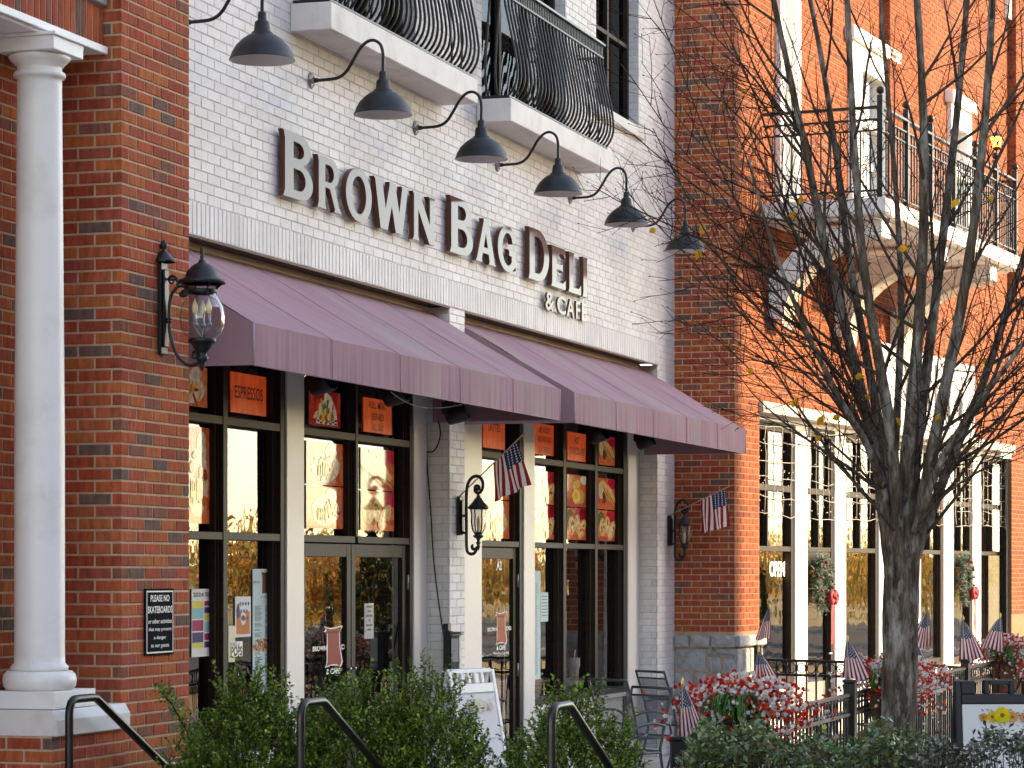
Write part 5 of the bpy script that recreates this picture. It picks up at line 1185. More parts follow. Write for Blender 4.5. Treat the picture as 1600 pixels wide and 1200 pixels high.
# ------------------------------------------------------------------ patio chairs, table
def chair():
    t = thing('patio_chair', 'x', 'chair', (0, 0, 0), 'dark metal patio chairs with mesh backs')
    w_ = .24
    for s_ in (-1, 1):
        mb = MB(); mb.tube(bez([(-.30, s_ * w_, .95), (-.22, s_ * w_, .72), (-.165, s_ * w_, .5), (-.15, s_ * w_, .42), (-.20, s_ * w_, .2), (-.27, s_ * w_, .0)], 4), .0125, 8); mb.build('rear_leg', m_grey, t)
        mb = MB(); mb.tube(bez([(-.19, s_ * (w_ + .02), .64), (-.02, s_ * (w_ + .028), .665), (.16, s_ * (w_ + .03), .635), (.25, s_ * (w_ + .028), .52), (.265, s_ * (w_ + .026), .35), (.27, s_ * (w_ + .026), .0)], 5), .0125, 8); mb.build('arm_and_front_leg', m_grey, t)
    mb = MB(); mb.tube([(-.30, -w_, .95), (-.30, w_, .95)], .0125, 8); mb.tube([(-.28, -w_, .885), (-.28, w_, .885)], .009, 8); mb.tube([(-.16, -w_, .43), (-.16, w_, .43)], .011, 8); mb.tube([(.25, -w_ - .02, .43), (.25, w_ + .02, .43)], .011, 8); mb.tube([(-.15, -w_ - .0, .42), (.26, -w_ - .024, .42)], .012, 8); mb.tube([(-.15, w_, .42), (.26, w_ + .024, .42)], .012, 8); mb.build('frame', m_grey, t)
    mb = MB()
    P_ = [(-.281, .882), (-.215, .70), (-.166, .50), (-.155, .45)]
    for k in range(3): (a, b), (c, d) = P_[k], P_[k + 1]; mb.quad((a, -w_ + .01, b), (a, w_ - .01, b), (c, w_ - .01, d), (c, -w_ + .01, d))
    mb.build('back_sling', m_sling, t)
    mb = MB(); mb.quad((-.155, -w_, .432), (.25, -w_, .432), (.25, w_, .432), (-.155, w_, .432)); mb.build('seat_sling', m_sling, t)
    return t
ch0 = chair()
CH = [(26.35, 6.72, R(-40), 'mesh backed patio chair nearest the white wall beside the far pier'), (24.3, 6.62, R(-28), 'mesh backed patio chair left of its twin, partly behind the shrub'), (22.3, 6.1, R(150), 'patio chair facing the shop, mostly behind the box shrub'),
      (26.9, 4.75, R(120), 'dark patio chair behind the first flower planter'), (24.9, 4.6, R(95), 'dark patio chair between the flower planter and the fence post')]
for k, (x, y, a, lb_) in enumerate(CH):
    o = ch0 if k == 0 else dup(ch0); o.location = (x, y, 0); o.rotation_euler = (0, 0, a); o['label'] = lb_
def table(label, x, y):
    t = thing('patio_table', label, 'table', (x, y, 0), 'dark round patio tables')
    mb = MB(); mb.lathe([(.001, .725), (.40, .725), (.41, .735), (.41, .745), (.40, .752), (.001, .752)], (x, y, 0), 36); mb.build('table_top', m_grey, t)
    for k in range(4):
        a = PI / 4 + k * PI / 2; mb = MB(); mb.tube(bez([(x + .08 * math.cos(a), y + .08 * math.sin(a), .725), (x + .05 * math.cos(a), y + .05 * math.sin(a), .4), (x + .18 * math.cos(a), y + .18 * math.sin(a), .1), (x + .3 * math.cos(a), y + .3 * math.sin(a), .0)], 4), .012, 7); mb.build('leg', m_grey, t)
table('dark round patio table between the two mesh chairs', 25.3, 6.3); table('dark round patio table behind the black folding sign', 28.6, 3.6 + 1.2)

# ------------------------------------------------------------------ iron fence round the patio
fen = thing('iron_fence', 'black iron patio fence with a ring frieze, running from the far pier to the planters', 'fence', (24, YFN, 0))
def fence_run(p0, p1, key):
    p0, p1 = Vector((*p0, 0)), Vector((*p1, 0)); d = p1 - p0; L_ = d.length; t = d.normalized(); ang = math.atan2(t.y, t.x); MX = Matrix.Translation(p0) @ Matrix.Rotation(ang, 4, 'Z')
    for z in (.99, .84, .10):
        mb = MB(); mb.box(.03, L_ - .03, -.016, .016, z - .014, z + .014, .003, MX); mb.build('rail', m_black, fen)
    n = max(2, int(L_ / .125)); base = None
    for k in range(1, n):
        o = p0 + t * (L_ * k / n)
        if base is None: mb = MB(); mb.box(-.008, .008, -.008, .008, .114, .976, 0, Matrix.Translation(o) @ Matrix.Rotation(ang, 4, 'Z')); base = mb.build('picket', m_black, fen); b0 = o
        else: c = dup(base, fen); c.location = o - b0
    base = None
    for k in range(n):
        o = p0 + t * (L_ * (k + .5) / n) + Vector((0, 0, .915))
        if base is None:
            mb = MB(); mb.tube([o + t * (.052 * math.cos(2 * PI * q / 14)) + Vector((0, 0, .052 * math.sin(2 * PI * q / 14))) for q in range(15)], .006, 5, cap=False); base = mb.build('ring', m_black, fen); b0 = o
        else: c = dup(base, fen); c.location = o - b0
def fpost(x, y, zt=1.07, s_=.038):
    mb = MB(); mb.box(x - s_, x + s_, y - s_, y + s_, 0, zt, .004); mb.box(x - s_ - .008, x + s_ + .008, y - s_ - .008, y + s_ + .008, zt + .001, zt + .025, .006); mb.build('post', m_black, fen)
PAx, PBx, PCx = XF(1065, YFN), XF(1328, YFN), XF(1508, YFN)
fpost(PAx, YFN, .95, .05); fpost(PBx, YFN, 1.08, .045); fpost(PCx, YFN, 1.05)
cE = (28.75, 6.42); cM = (27.6, 3.98); fpost(*cE, 1.12)
mid = (cE[0] * .24 + cM[0] * .76, cE[1] * .24 + cM[1] * .76); fpost(*mid, 1.08)
fence_run((PAx, YFN), (PBx, YFN), 'a'); fence_run((PBx, YFN), (PCx, YFN), 'b'); fence_run((PCx, YFN), (33.5, YFN - .15), 'c'); fence_run(cE, mid, 'd'); fence_run(mid, (PCx, YFN + .04), 'e')

# ------------------------------------------------------------------ planters
def planter(label, x, y, zt, w_, seed):
    t = thing('flower_planter', label, 'planter', (x, y, zt), 'coir planters of red and white flowers on the fence'); rnd = random.Random(seed)
    h = .40; dpt = .26; nA, nZ = 18, 7; vs = []
    for j in range(nZ + 1):
        f = j / nZ; sc = math.cos(f * PI / 2 * .92) ** .55
        for i in range(nA + 1):
            a = PI * i / nA; wob = 1 + .05 * math.sin(i * 2.5 + j) + rnd.uniform(-.03, .03)
            vs.append((x - w_ / 2 * math.cos(a) * (.55 + .45 * sc) * wob, y - .05 - dpt * math.sin(a) * sc * wob, zt - h * f))
    fs = [(j * (nA + 1) + i, j * (nA + 1) + i + 1, (j + 1) * (nA + 1) + i + 1, (j + 1) * (nA + 1) + i) for j in range(nZ) for i in range(nA)]
    m = len(vs); vs += [(x - w_ / 2, y - .045, zt), (x + w_ / 2, y - .045, zt), (x + w_ * .28, y - .045, zt - h), (x - w_ * .28, y - .045, zt - h)]; fs += [(m, m + 1, m + 2, m + 3)]
    mb = MB(); mb.add(vs, fs, None, True)
    for q in range(260):                                      # loose fibres at the rim and bottom
        a = rnd.uniform(0, PI); f = rnd.choice([0, .9, 1, rnd.random()]); r_ = 1.02; sc = math.cos(min(f, .98) * PI / 2 * .92) ** .55
        p = Vector((x - w_ / 2 * math.cos(a) * (.55 + .45 * sc) * r_, y - .05 - dpt * math.sin(a) * sc * r_, zt - h * f)); d = Vector((rnd.gauss(0, .03), rnd.gauss(-.015, .02), rnd.gauss(-.03, .03))); s_ = Vector((.003, .002, 0)); mb.add([p - s_, p + s_, p + d], [(0, 1, 2)])
    mb.build('coir_liner', m_coir, t, recalc=False)
    for k in range(5):
        a = PI * (k + .5) / 5; mb = MB(); pts = []
        for j in range(9):
            f = j / 8; sc = math.cos(f * PI / 2 * .92) ** .55; pts.append((x - w_ / 2 * math.cos(a) * (.55 + .45 * sc) * 1.07, y - .05 - dpt * math.sin(a) * sc * 1.07, zt - h * f))
        mb.tube(pts, .009, 5); mb.build('basket_bar', m_black, t)
    mb = MB(); mb.tube([(x - w_ / 2 * 1.06 * math.cos(PI * i / 14), y - .05 - dpt * 1.07 * math.sin(PI * i / 14), zt) for i in range(15)], .010, 6); mb.build('rim_bar', m_black, t)
    mb = MB()                                                 # soil top
    mb.add([(x - w_ / 2 * .94 * math.cos(PI * i / 12), y - .05 - dpt * .94 * math.sin(PI * i / 12), zt - .03) for i in range(13)], [tuple(range(13))]); mb.build('soil', m_soil, t)
    mb = MB(); wr = w_ * .60
    for q in range(620):                                      # grassy blades arching outward
        a = rnd.uniform(0, 2 * PI); b = Vector((x + rnd.uniform(-.42, .42) * w_, y - .16 + rnd.uniform(-.1, .1), zt - .02)); L_ = rnd.uniform(.16, .34); o = Vector((math.cos(a) * rnd.uniform(.3, 1) * 1.2, math.sin(a) * rnd.uniform(.3, .8), 0)); s_ = Vector((-math.sin(a), math.cos(a), 0)) * .007
        p1 = b + o * L_ * .35 + Vector((0, 0, L_ * .55)); p2 = b + o * L_ * .75 + Vector((0, 0, L_ * .6)); p3 = b + o * L_ * 1.1 + Vector((0, 0, L_ * rnd.uniform(.0, .45)))
        c = rnd.choice([(.05, .14, .02), (.07, .20, .03), (.035, .09, .02), (.10, .22, .05)])
        mb.add([b - s_, b + s_, p1 + s_, p1 - s_, p2 + s_ * .8, p2 - s_ * .8, p3], [(0, 1, 2, 3), (3, 2, 4, 5), (5, 4, 6)], c)
    stuff(mb.build('foliage', m_leafg, t, recalc=False))
    for nm_, cols, cnt in (('red_blooms', [(.72, .03, .012), (.62, .015, .015), (.78, .10, .02)], 1300), ('white_blooms', [(.80, .79, .77), (.74, .73, .71), (.80, .72, .68)], 1250)):
        mb = MB()
        for q in range(cnt):
            u = rnd.gauss(0, .36); v = rnd.gauss(0, .16); drop = rnd.random() < .14
            cl = .05 * math.sin(u * 17 + (0 if nm_[0] == 'r' else 2.4))
            hgt = .235 * max(0, 1 - (u / .95) ** 2) * (1 - .5 * min(1, abs(v) * 2)) + rnd.uniform(-.13, .03) + cl
            p = Vector((x + u * wr * 1.12, y - .17 + v * 1.1, zt + hgt - (.16 + .1 * rnd.random() if drop else 0)))
            r_ = rnd.uniform(.009, .0165); c = rnd.choice(cols)
            for k in range(3):
                ax = Vector((rnd.gauss(0, 1), rnd.gauss(0, 1), rnd.gauss(0, 1))).normalized(); bx = ax.orthogonal().normalized(); cx3 = ax.cross(bx)
                mb.add([p + (bx * math.cos(2 * PI * i / 5) + cx3 * math.sin(2 * PI * i / 5)) * r_ for i in range(5)], [(0, 1, 2, 3, 4)], c)
        stuff(mb.build(nm_, m_flow, t, recalc=False))
    return t
planter('large coir planter of red and white flowers nearest, left of the tree trunk', XF(1118, YFN), YFN, 1.03, .72, 1)
planter('coir planter of red and white flowers directly behind the tree trunk', XF(1366, YFN), YFN, .99, .86, 2)
planter('coir planter of red and white flowers above the black folding sign', XF(1552, YFN), YFN, .99, .92, 3)
post_flag('striped flag low at the left on the nearest fence post', 1067, 1068, 1150, 1160, dA, -1, 1, .36)
post_flag('striped flag rising from behind the nearest flower planter', 1187, 1017, 1063, 1075, 19.2, -2, 2, .62)
post_flag('small striped flag at the corner of the far brick pier above the stone cap', 1202, 948, 1000, 1003, 29.0, 0, 3, -.3)
post_flag('striped flag on the middle fence post left of the trunk', 1324, 1000, 1061, 1062, dB, 0, 4, .52, .2)
post_flag('striped flag just right of the trunk above the ring frieze', 1450, 954, 1012, 1016, 27.4, 0, 5, -.42)
post_flag('striped flag before the right wreath door, near the white post', 1505, 968, 1034, 1038, dC, 0, 6, .42)
post_flag('striped flag farthest right over the flower planter', 1563, 963, 1016, 1024, 28.2, 0, 7, -.5)
post_flag('striped flag mostly hidden by the right side of the trunk', 1431, 1004, 1060, 1066, 22.9, 0, 8, .4)

# ------------------------------------------------------------------ folding boards
def sunflowers(mb, P, cx_, cz_, sc, pale, seed):
    rnd = random.Random(seed); lay_ = [0]
    def bl(u, v, r_, c, n=10, j=.12, sx=1.0, rot=0):
        lay_[0] += .00025; pts = []
        for k in range(n):
            a = 2 * PI * k / n; q = 1 + rnd.uniform(-j, j); du, dv = r_ * sx * q * math.cos(a), r_ * q * math.sin(a)
            pts.append(P(cx_ + (u + du * math.cos(rot) - dv * math.sin(rot)) * sc, cz_ + (v + du * math.sin(rot) + dv * math.cos(rot)) * sc, lay_[0]))
        f = pale; mb.add(pts, [tuple(range(n))], tuple(c[i] * (1 - f) + .74 * f for i in range(3)))
    for k in range(26): bl(rnd.uniform(-1, 1), rnd.uniform(-.05, .28), .02, rnd.choice([(.05, .05, .04), (.12, .12, .10), (.3, .28, .22)]), 6, .2, 3.2, rnd.uniform(-.8, .8))
    for u, v, r_, c in ((-.62, .0, .15, (.66, .30, .06)), (-.3, .02, .2, (.74, .50, .03)), (.42, .02, .2, (.70, .36, .10)), (.85, .0, .18, (.62, .30, .12)), (.05, .08, .29, (.78, .58, .02))):
        for k in range(9): a = 2 * PI * k / 9; bl(u + r_ * .62 * math.cos(a), v + r_ * .62 * math.sin(a), r_ * .36, tuple(q * rnd.uniform(.8, 1.05) for q in c), 8, .1, 1.25, a)
        bl(u, v, r_ * .3, (.30, .12, .02), 10, .1)
def aboard(name, label, x, y, yaw, lean, W_, H_, frame, black):
    t = thing(name, label, 'sign', (x, y, 0)); n = Vector((math.cos(yaw), math.sin(yaw), 0)); wv = Vector((-n.y, n.x, 0))      # n: facing
    for sgn, nm_ in ((1, 'front_board'), (-1, 'rear_board')):
        up = (Vector((0, 0, 1)) * math.cos(lean) - n * sgn * math.sin(lean)); fo = (n * sgn * math.cos(lean) + Vector((0, 0, 1)) * math.sin(lean)) ; base = Vector((x, y, 0)) + n * sgn * (math.sin(lean) * H_ + .018); s2 = sgn
        F = lambda u, v, d: tuple(base + wv * (u * s2) + up * v + fo * d)
        def bx(mb, u0, u1, v0, v1, d0, d1):
            MX = Matrix(((wv.x * s2, up.x, fo.x, base.x), (wv.y * s2, up.y, fo.y, base.y), (wv.z, up.z, fo.z, base.z), (0, 0, 0, 1))); mb.box(u0, u1, v0, v1, d0, d1, .006, MX)
        h = W_ / 2; mb = MB(); bw = .045
        bx(mb, -h, -h + bw, 0, H_ * .985, -.015, .015); bx(mb, h - bw, h, 0, H_ * .985, -.015, .015); bx(mb, -h + bw, h - bw, .06, .11, -.014, .014); bx(mb, -h + bw, h - bw, H_ * .84, H_ * .90, -.014, .014); bx(mb, -h + bw, h - bw, .11, H_ * .84, -.008, .006)
        if black:
            bx(mb, -h + bw, -h + .15, H_ * .90, H_ * .985, -.014, .014); bx(mb, h - .15, h - bw, H_ * .90, H_ * .985, -.014, .014)
            bx(mb, -.11, -.075, H_ * .90, H_ * .99, -.012, .012); bx(mb, .075, .11, H_ * .90, H_ * .99, -.012, .012); bx(mb, -.075, .075, H_ * .96, H_ * .99, -.012, .012)
        else:
            for u in (-.5, -.16, .18, .52): bx(mb, u * (h - bw) - .022, u * (h - bw) + .022, H_ * .90, H_ * .985, -.012, .012)
            bx(mb, -h + bw, h - bw, H_ * .965, H_ * .995, -.013, .013)
        mb.build(nm_, frame, t)
        mb = MB(); bx(mb, -h + bw + .004, h - bw - .004, .115, H_ * .835, .0065, .010); mb.build('insert_sheet', m_sheet, t)
        if sgn == 1:
            mb = MB(); sunflowers(mb, lambda u, v, d: F(u, v, .0105 + d), 0, H_ * .75, h * .62, .0 if black else .62, 5); mb.build('flower_print', m_print, t, recalc=False)
    return t, F
aboard('folding_sign', 'white plastic folding board with a faded sunflower print beside the single door', 19.95, 6.72, R(-106), R(11), .62, 1.22, m_plast, False)
xs_ = XF(1560, 2.75)
tb, _ = aboard('folding_sign', 'black plastic folding board with a bright sunflower sheet behind the right hedge', xs_, 2.75, R(180 + 20), R(8), .66, 1.16, m_plastk, True)

# ------------------------------------------------------------------ wreaths, neon, light nets
def wreath(label, a, z, r_, seed):
    rnd = random.Random(seed); b0 = SB + .09; C_ = RP(a, b0, z); t = thing('wreath', label, 'wreath', tuple(C_), 'fir wreaths with red bows on the shop doors')
    mb = MB()
    for q in range(2600):
        th = rnd.uniform(0, 2 * PI); rr = r_ * .72 + rnd.gauss(0, .05); p = C_ + e_ * (rr * math.cos(th)) + Vector((0, 0, rr * 1.12 * math.sin(th))) + n_ * rnd.uniform(-.04, .06)
        d = (e_ * rnd.gauss(0, 1) + Vector((0, 0, rnd.gauss(0, 1))) + n_ * rnd.gauss(.2, .7)).normalized() * rnd.uniform(.05, .11); s_ = d.cross(n_).normalized() * .006
        c = rnd.choice([(.02, .055, .035), (.035, .085, .05), (.05, .11, .07), (.015, .035, .02)]); mb.add([p - s_, p + s_, p + d], [(0, 1, 2)], c)
    stuff(mb.build('fir_sprays', m_needle, t, recalc=False))
    mb = MB()
    for q in range(16): th = rnd.uniform(0, 2 * PI); mb.ball(C_ + e_ * (r_ * .74 * math.cos(th)) + Vector((0, 0, r_ * .8 * math.sin(th))) + n_ * .07, .018, 6)
    stuff(mb.build('berries', m_ribbon, t))
    k = C_ + e_ * (r_ * .45) + Vector((0, 0, -r_ * .62)) + n_ * .1; mb = MB()
    for s_ in (-1, 1): mb.tube(bez([k, k + e_ * s_ * .07 + Vector((0, 0, .07)), k + e_ * s_ * .14 + Vector((0, 0, .02)), k + e_ * s_ * .08 + Vector((0, 0, -.05)), k], 4), [.02] + [.035] * 15 + [.02], 6)
    mb.ball(k + n_ * .02, .035, 8); mb.build('bow', m_ribbon, t)
    for s_ in (-.4, .5):
        mb = MB(); p1 = k + e_ * (s_ * .05); pts = [p1, p1 + Vector((0, 0, -.2)) + e_ * s_ * .05, p1 + Vector((0, 0, -.42)) + e_ * s_ * .03, p1 + Vector((0, 0, -.58 - .1 * s_)) + e_ * s_ * .08]
        for i in range(3): mb.add([pts[i] - e_ * .035, pts[i] + e_ * .035, pts[i + 1] + e_ * .035, pts[i + 1] - e_ * .035], [(0, 1, 2, 3)])
        mb.build('ribbon_tail', m_ribbon, t)
wreath('fir wreath with red bow on the left glass door of the orange building', RA(1284, SB + .09), RZ(910, RA(1284, SB), SB), .30, 1)
wreath('fir wreath with red bow on the right door, right of the tree trunk', RA(1508, SB + .09), RZ(905, RA(1508, SB), SB), .33, 2)
t = thing('neon_sign', 'glowing open sign inside the first window of the orange building', 'sign', tuple(RP(RA(1216, SB - .12), SB - .12, RZ(890, RA(1216, SB), SB))))
a0_, a1_ = RA(1203, SB - .12), RA(1226, SB - .12); am, zm_ = (a0_ + a1_) / 2, RZ(889, RA(1216, SB - .12), SB - .12)
mb = MB(); put_text(mb, 'OPEN', 0, 0, 0, a1_ - a0_, 24 * 31 / FPX * 1.0, -.0, fn=lambda u, v: tuple(RP(am + u, SB - .12, zm_ + v))); mb.build('letters', m_open, t, recalc=False)
def lightnet(label, k):
    a, b = BAYS[k]; a += .3 if k == 0 else .02; b = b + (.35 if k < 6 else .0); rnd = random.Random(k); z1 = ZFB - .05; z0 = z1 - 1.0
    t = thing('string_lights', label, 'lights', tuple(RP((a + b) / 2, SB + .09, z0)), 'net string lights along the shop front'); mb = MB()
    J = lambda s_=.02: rnd.uniform(-s_, s_)
    for i in range(7):
        aa = a + (b - a) * i / 6; mb.tube([RP(aa + J(), SB + .08 + J(.01), z1 - (z1 - z0) * q / 6 + J()) for q in range(7)], .0045, 4)
    for i in range(6):
        zz = z1 - (z1 - z0) * i / 5; mb.tube([RP(a + (b - a) * q / 6 + J(), SB + .08 + J(.01), zz + J(.03)) for q in range(7)], .0045, 4)
    mb.build('net_cord', m_wire, t)
    mb = MB()
    for q in range(60): mb.ball(RP(rnd.uniform(a, b), SB + .09 + J(.012), rnd.uniform(z0, z1)), .008, 4)
    stuff(mb.build('bulbs', m_bulbstr, t))
for k, nm_ in ((0, 'net lights over the first window nearest the far pier'), (1, 'net lights over the left wreath door'), (2, 'net lights over the window left of the trunk'), (4, 'net lights over the window right of the trunk'), (5, 'net lights over the right wreath door'), (6, 'net lights over the last window at the right edge')): lightnet(nm_, k)

# ------------------------------------------------------------------ shrubs and hedge
GREENS = [(.08, .15, .018), (.11, .20, .024), (.15, .24, .032), (.045, .09, .014), (.23, .31, .05)]
def leaf(mb, p, d, nrm, L_, w_, c):
    s_ = d.cross(nrm)
    if s_.length < 1e-4: s_ = d.orthogonal()
    s_ = s_.normalized() * w_; m = p + d * L_ * .5; up = nrm * (w_ * .35)
    mb.add([p, m + s_ + up, p + d * L_, m - s_ + up], [(0, 1, 2), (0, 2, 3)], c)
def shrub(label, c, rx, ry, h, n, seed, leafL=.0275, shoots=10, grp='box shrubs in front of the shop'):
    rnd = random.Random(seed); t = thing('box_shrub', label, 'shrub', (c[0], c[1], 0), grp)
    mb = MB(); ms = MB(); fwd = Vector((CS, SN, 0))
    def spray(b, d, L_, nl, lum=1.0):
        d = d.normalized(); q = []
        for i in range(4): q.append(b + d * L_ * i / 3 + Vector((rnd.gauss(0, .004), rnd.gauss(0, .004), .012 * i * i / 9)))
        ms.tube(q, [.0022, .0018, .0014, .0008], 3, cap=False)
        for i in range(nl):
            f = (i + .5) / nl; k = min(2, int(f * 3)); p = q[k].lerp(q[k + 1], f * 3 - k)
            a = rnd.uniform(0, 2 * PI); o = d.orthogonal().normalized(); o2 = d.cross(o); ld = (o * math.cos(a) + o2 * math.sin(a)) * .85 + d * .55; ld.normalize()
            nr = (Vector((rnd.gauss(0, .5), rnd.gauss(0, .5), 1))).normalized()
            cc = rnd.choice(GREENS); lf = lum * rnd.uniform(.75, 1.2); tip = 1.25 if f > .75 else 1
            leaf(mb, p, ld, nr, leafL * rnd.uniform(.7, 1.2), leafL * .3, tuple(x * lf * tip for x in cc))
    for q in range(n):
        th = rnd.uniform(0, 2 * PI); ph = math.acos(rnd.uniform(-.55, 1)); lump = 1 + .13 * math.sin(3 * th + seed) * math.sin(4 * ph + seed) + rnd.gauss(0, .05)
        k = rnd.choice([1, 1, 1, .86, .72]) * lump
        dv = Vector((math.sin(ph) * math.cos(th), math.sin(ph) * math.sin(th), math.cos(ph)))
        b = Vector((c[0] + rx * k * dv.x, c[1] + ry * k * dv.y, h * .52 + h * .46 * k * dv.z))
        out = (dv * .8 + Vector((rnd.gauss(0, .35), rnd.gauss(0, .35), .55 + rnd.gauss(0, .3))))
        spray(b, out, rnd.uniform(.07, .15), rnd.randint(13, 20), 1.0)
    for q in range(shoots):
        th = rnd.uniform(0, 2 * PI); f = rnd.uniform(.0, .85)
        b = Vector((c[0] + rx * f * math.cos(th), c[1] + ry * f * math.sin(th), h * (.98 - .25 * f * f)))
        for w2 in range(3): spray(b + Vector((0, 0, .05 * w2)), Vector((math.cos(th) * .35 + rnd.gauss(0, .15), math.sin(th) * .35 + rnd.gauss(0, .15), 1)), rnd.uniform(.13, .22), 24)
    stuff(mb.build('foliage', m_leafg, t, recalc=False)); stuff(ms.build('twigs', m_twig, t, recalc=False))
    mb = MB()
    for k in range(7):
        a = 2 * PI * k / 7; mb.tube(bez([(c[0], c[1], 0), (c[0] + rx * .25 * math.cos(a), c[1] + ry * .25 * math.sin(a), h * .35), (c[0] + rx * .6 * math.cos(a), c[1] + ry * .6 * math.sin(a), h * .75)], 3), [.014] * 4 + [.009] * 2 + [.005], 5)
    mb.build('stem', m_twig, t)
    return spray, t
def cpos(px, d): p = at(px, 900, d); return (p.x, p.y)
shrub('leftmost box shrub beside the red brick pier', cpos(385, 15.0), .36, .36, 1.20, 1250, 1, shoots=16)
shrub('box shrub behind the middle handrail', cpos(565, 15.2), .44, .40, 1.17, 1350, 2, shoots=16)
shrub('box shrub left of the white folding board', cpos(672, 15.2), .26, .30, 1.23, 850, 3, shoots=9)
shrub('rightmost box shrub behind the third handrail', cpos(893, 15.2), .36, .38, 1.10, 1200, 4, shoots=16)
# a stray leafy branch reaching left in front of the pier
spf, stt = shrub('low straggling shoot of box reaching across the brick pier', cpos(283, 14.4), .06, .08, 1.02, 60, 9, shoots=0, grp='box shrubs in front of the shop')
mb = MB(); rnd = random.Random(77); ms = MB()
pts = bez([at(300, 1160, 14.4), at(285, 1130, 14.35), at(268, 1100, 14.3), at(250, 1078, 14.3)], 8); ms.tube(pts, .004, 5)
for k, p in enumerate(pts):
    for q in range(16):
        d = Vector((rnd.gauss(0, 1), rnd.gauss(0, 1), rnd.gauss(.4, .8))).normalized(); leaf(mb, p + d * rnd.uniform(0, .05), d, Vector((rnd.gauss(0, .4), rnd.gauss(0, .4), 1)).normalized(), .024 * rnd.uniform(.7, 1.2), .0075, tuple(x * rnd.uniform(.8, 1.3) for x in rnd.choice(GREENS)))
stuff(mb.build('branch_foliage', m_leafg, stt, recalc=False)); ms.build('branch', m_twig, stt)

HG = [(.10, .155, .05), (.125, .185, .07), (.065, .105, .038), (.17, .22, .10), (.12, .10, .05), (.055, .075, .03)]
def hedge(label, name, px0, px1, d0, d1, ztop, n, seed, L_, cols, yellow=True):
    rnd = random.Random(seed); pc = at((px0 + px1) / 2, 900, (d0 + d1) / 2); t = thing(name, label, 'hedge', (pc.x, pc.y, 0)); mb = MB()
    for q in range(n):
        px = rnd.uniform(px0, px1); d = rnd.uniform(d0, d1); f = rnd.random()
        edge = min((px - px0), (px1 - px)) / 60.0; rise = ztop - .22 * max(0, 1 - edge) ** 2 + .05 * math.sin(px * .021 + seed) + .035 * math.sin(px * .07)
        if f < .42: z = rise + rnd.gauss(0, .035) - .10 * (d1 - d) / (d1 - d0) ** 1 * 0
        else: z = rise * rnd.uniform(.35, 1.0); d = d0 + (d1 - d0) * abs(rnd.gauss(0, .16))
        p = at(px, 900, d); p.z = z
        up = Vector((rnd.gauss(0, .55), rnd.gauss(0, .55), 1)); dr = Vector((-CS * .5 + rnd.gauss(0, .7), -SN * .5 + rnd.gauss(0, .7), rnd.gauss(.25, .45))).normalized()
        c = tuple(x * rnd.uniform(.8, 1.25) for x in rnd.choice(cols))
        if yellow and z > rise - .02 and rnd.random() < .012 and (1210 < px < 1330): c = (.34, .30, .04)
        leaf(mb, p, dr, up.normalized(), L_ * rnd.uniform(.65, 1.2), L_ * .27, c)
    stuff(mb.build('foliage', m_hedge, t, recalc=False))
    ms = MB()
    for q in range(160):
        px = rnd.uniform(px0, px1); d = rnd.uniform(d0, d1); b = at(px, 900, d); b.z = 0; e = b + Vector((rnd.gauss(0, .08), rnd.gauss(0, .08), ztop * rnd.uniform(.8, 1.02))); ms.tube([b, b.lerp(e, .5) + Vector((rnd.gauss(0, .03), rnd.gauss(0, .03), 0)), e], [.006, .004, .002], 4, cap=False)
    stuff(ms.build('twigs', m_twig, t, recalc=False))
hedge('clipped glossy leaved hedge across the lower right in front of the tree', 'hedge', 1050, 1462, 14.2, 15.5, .985, 12500, 3, .050, HG)
hedge('dark sparse hedge in front of the black folding board', 'hedge', 1415, 1690, 13.6, 14.3, 1.06, 4000, 5, .038, [(.042, .06, .028), (.06, .07, .04), (.075, .085, .05), (.055, .045, .03), (.035, .045, .024)], False)
# ------------------------------------------------------------------ the bare tree
TD = 17.2
tree = thing('tree', 'bare grey-barked street tree with fanning limbs and a few yellow leaves', 'tree', tuple(at(1405, 1377, TD)))
def T(px, py, dv=0.0): return at(px, py, TD + dv)
rnd = random.Random(12)
pts = bez([T(1404, 1379), T(1404, 1250), T(1404, 1150), T(1407, 1050), T(1407, 960), T(1408, 890), T(1409, 830), T(1410, 770)], 6)
n = len(pts); rr = [.128 - .018 * min(1, k / 12) - (.085 * ((k - n + 13) / 12) ** 1.6 if k > n - 13 else 0) for k in range(n)]
mb = MB(); m0 = MB(); m0.tube(pts, rr, 28)
vs = []
for k, v in enumerate(m0.v):
    ring_, a = divmod(k, 28); c = pts[ring_]; d = Vector(v) - c; an = 2 * PI * a / 28
    f = 1 + .045 * math.sin(3 * an + ring_ * .12) + .03 * math.sin(7 * an + ring_ * .3) + .02 * math.sin(11 * an - ring_ * .5) + rnd.uniform(-.012, .012); vs.append(tuple(c + d * f))
mb.add(vs, m0.f, None, True); mb.build('trunk', m_bark, tree)
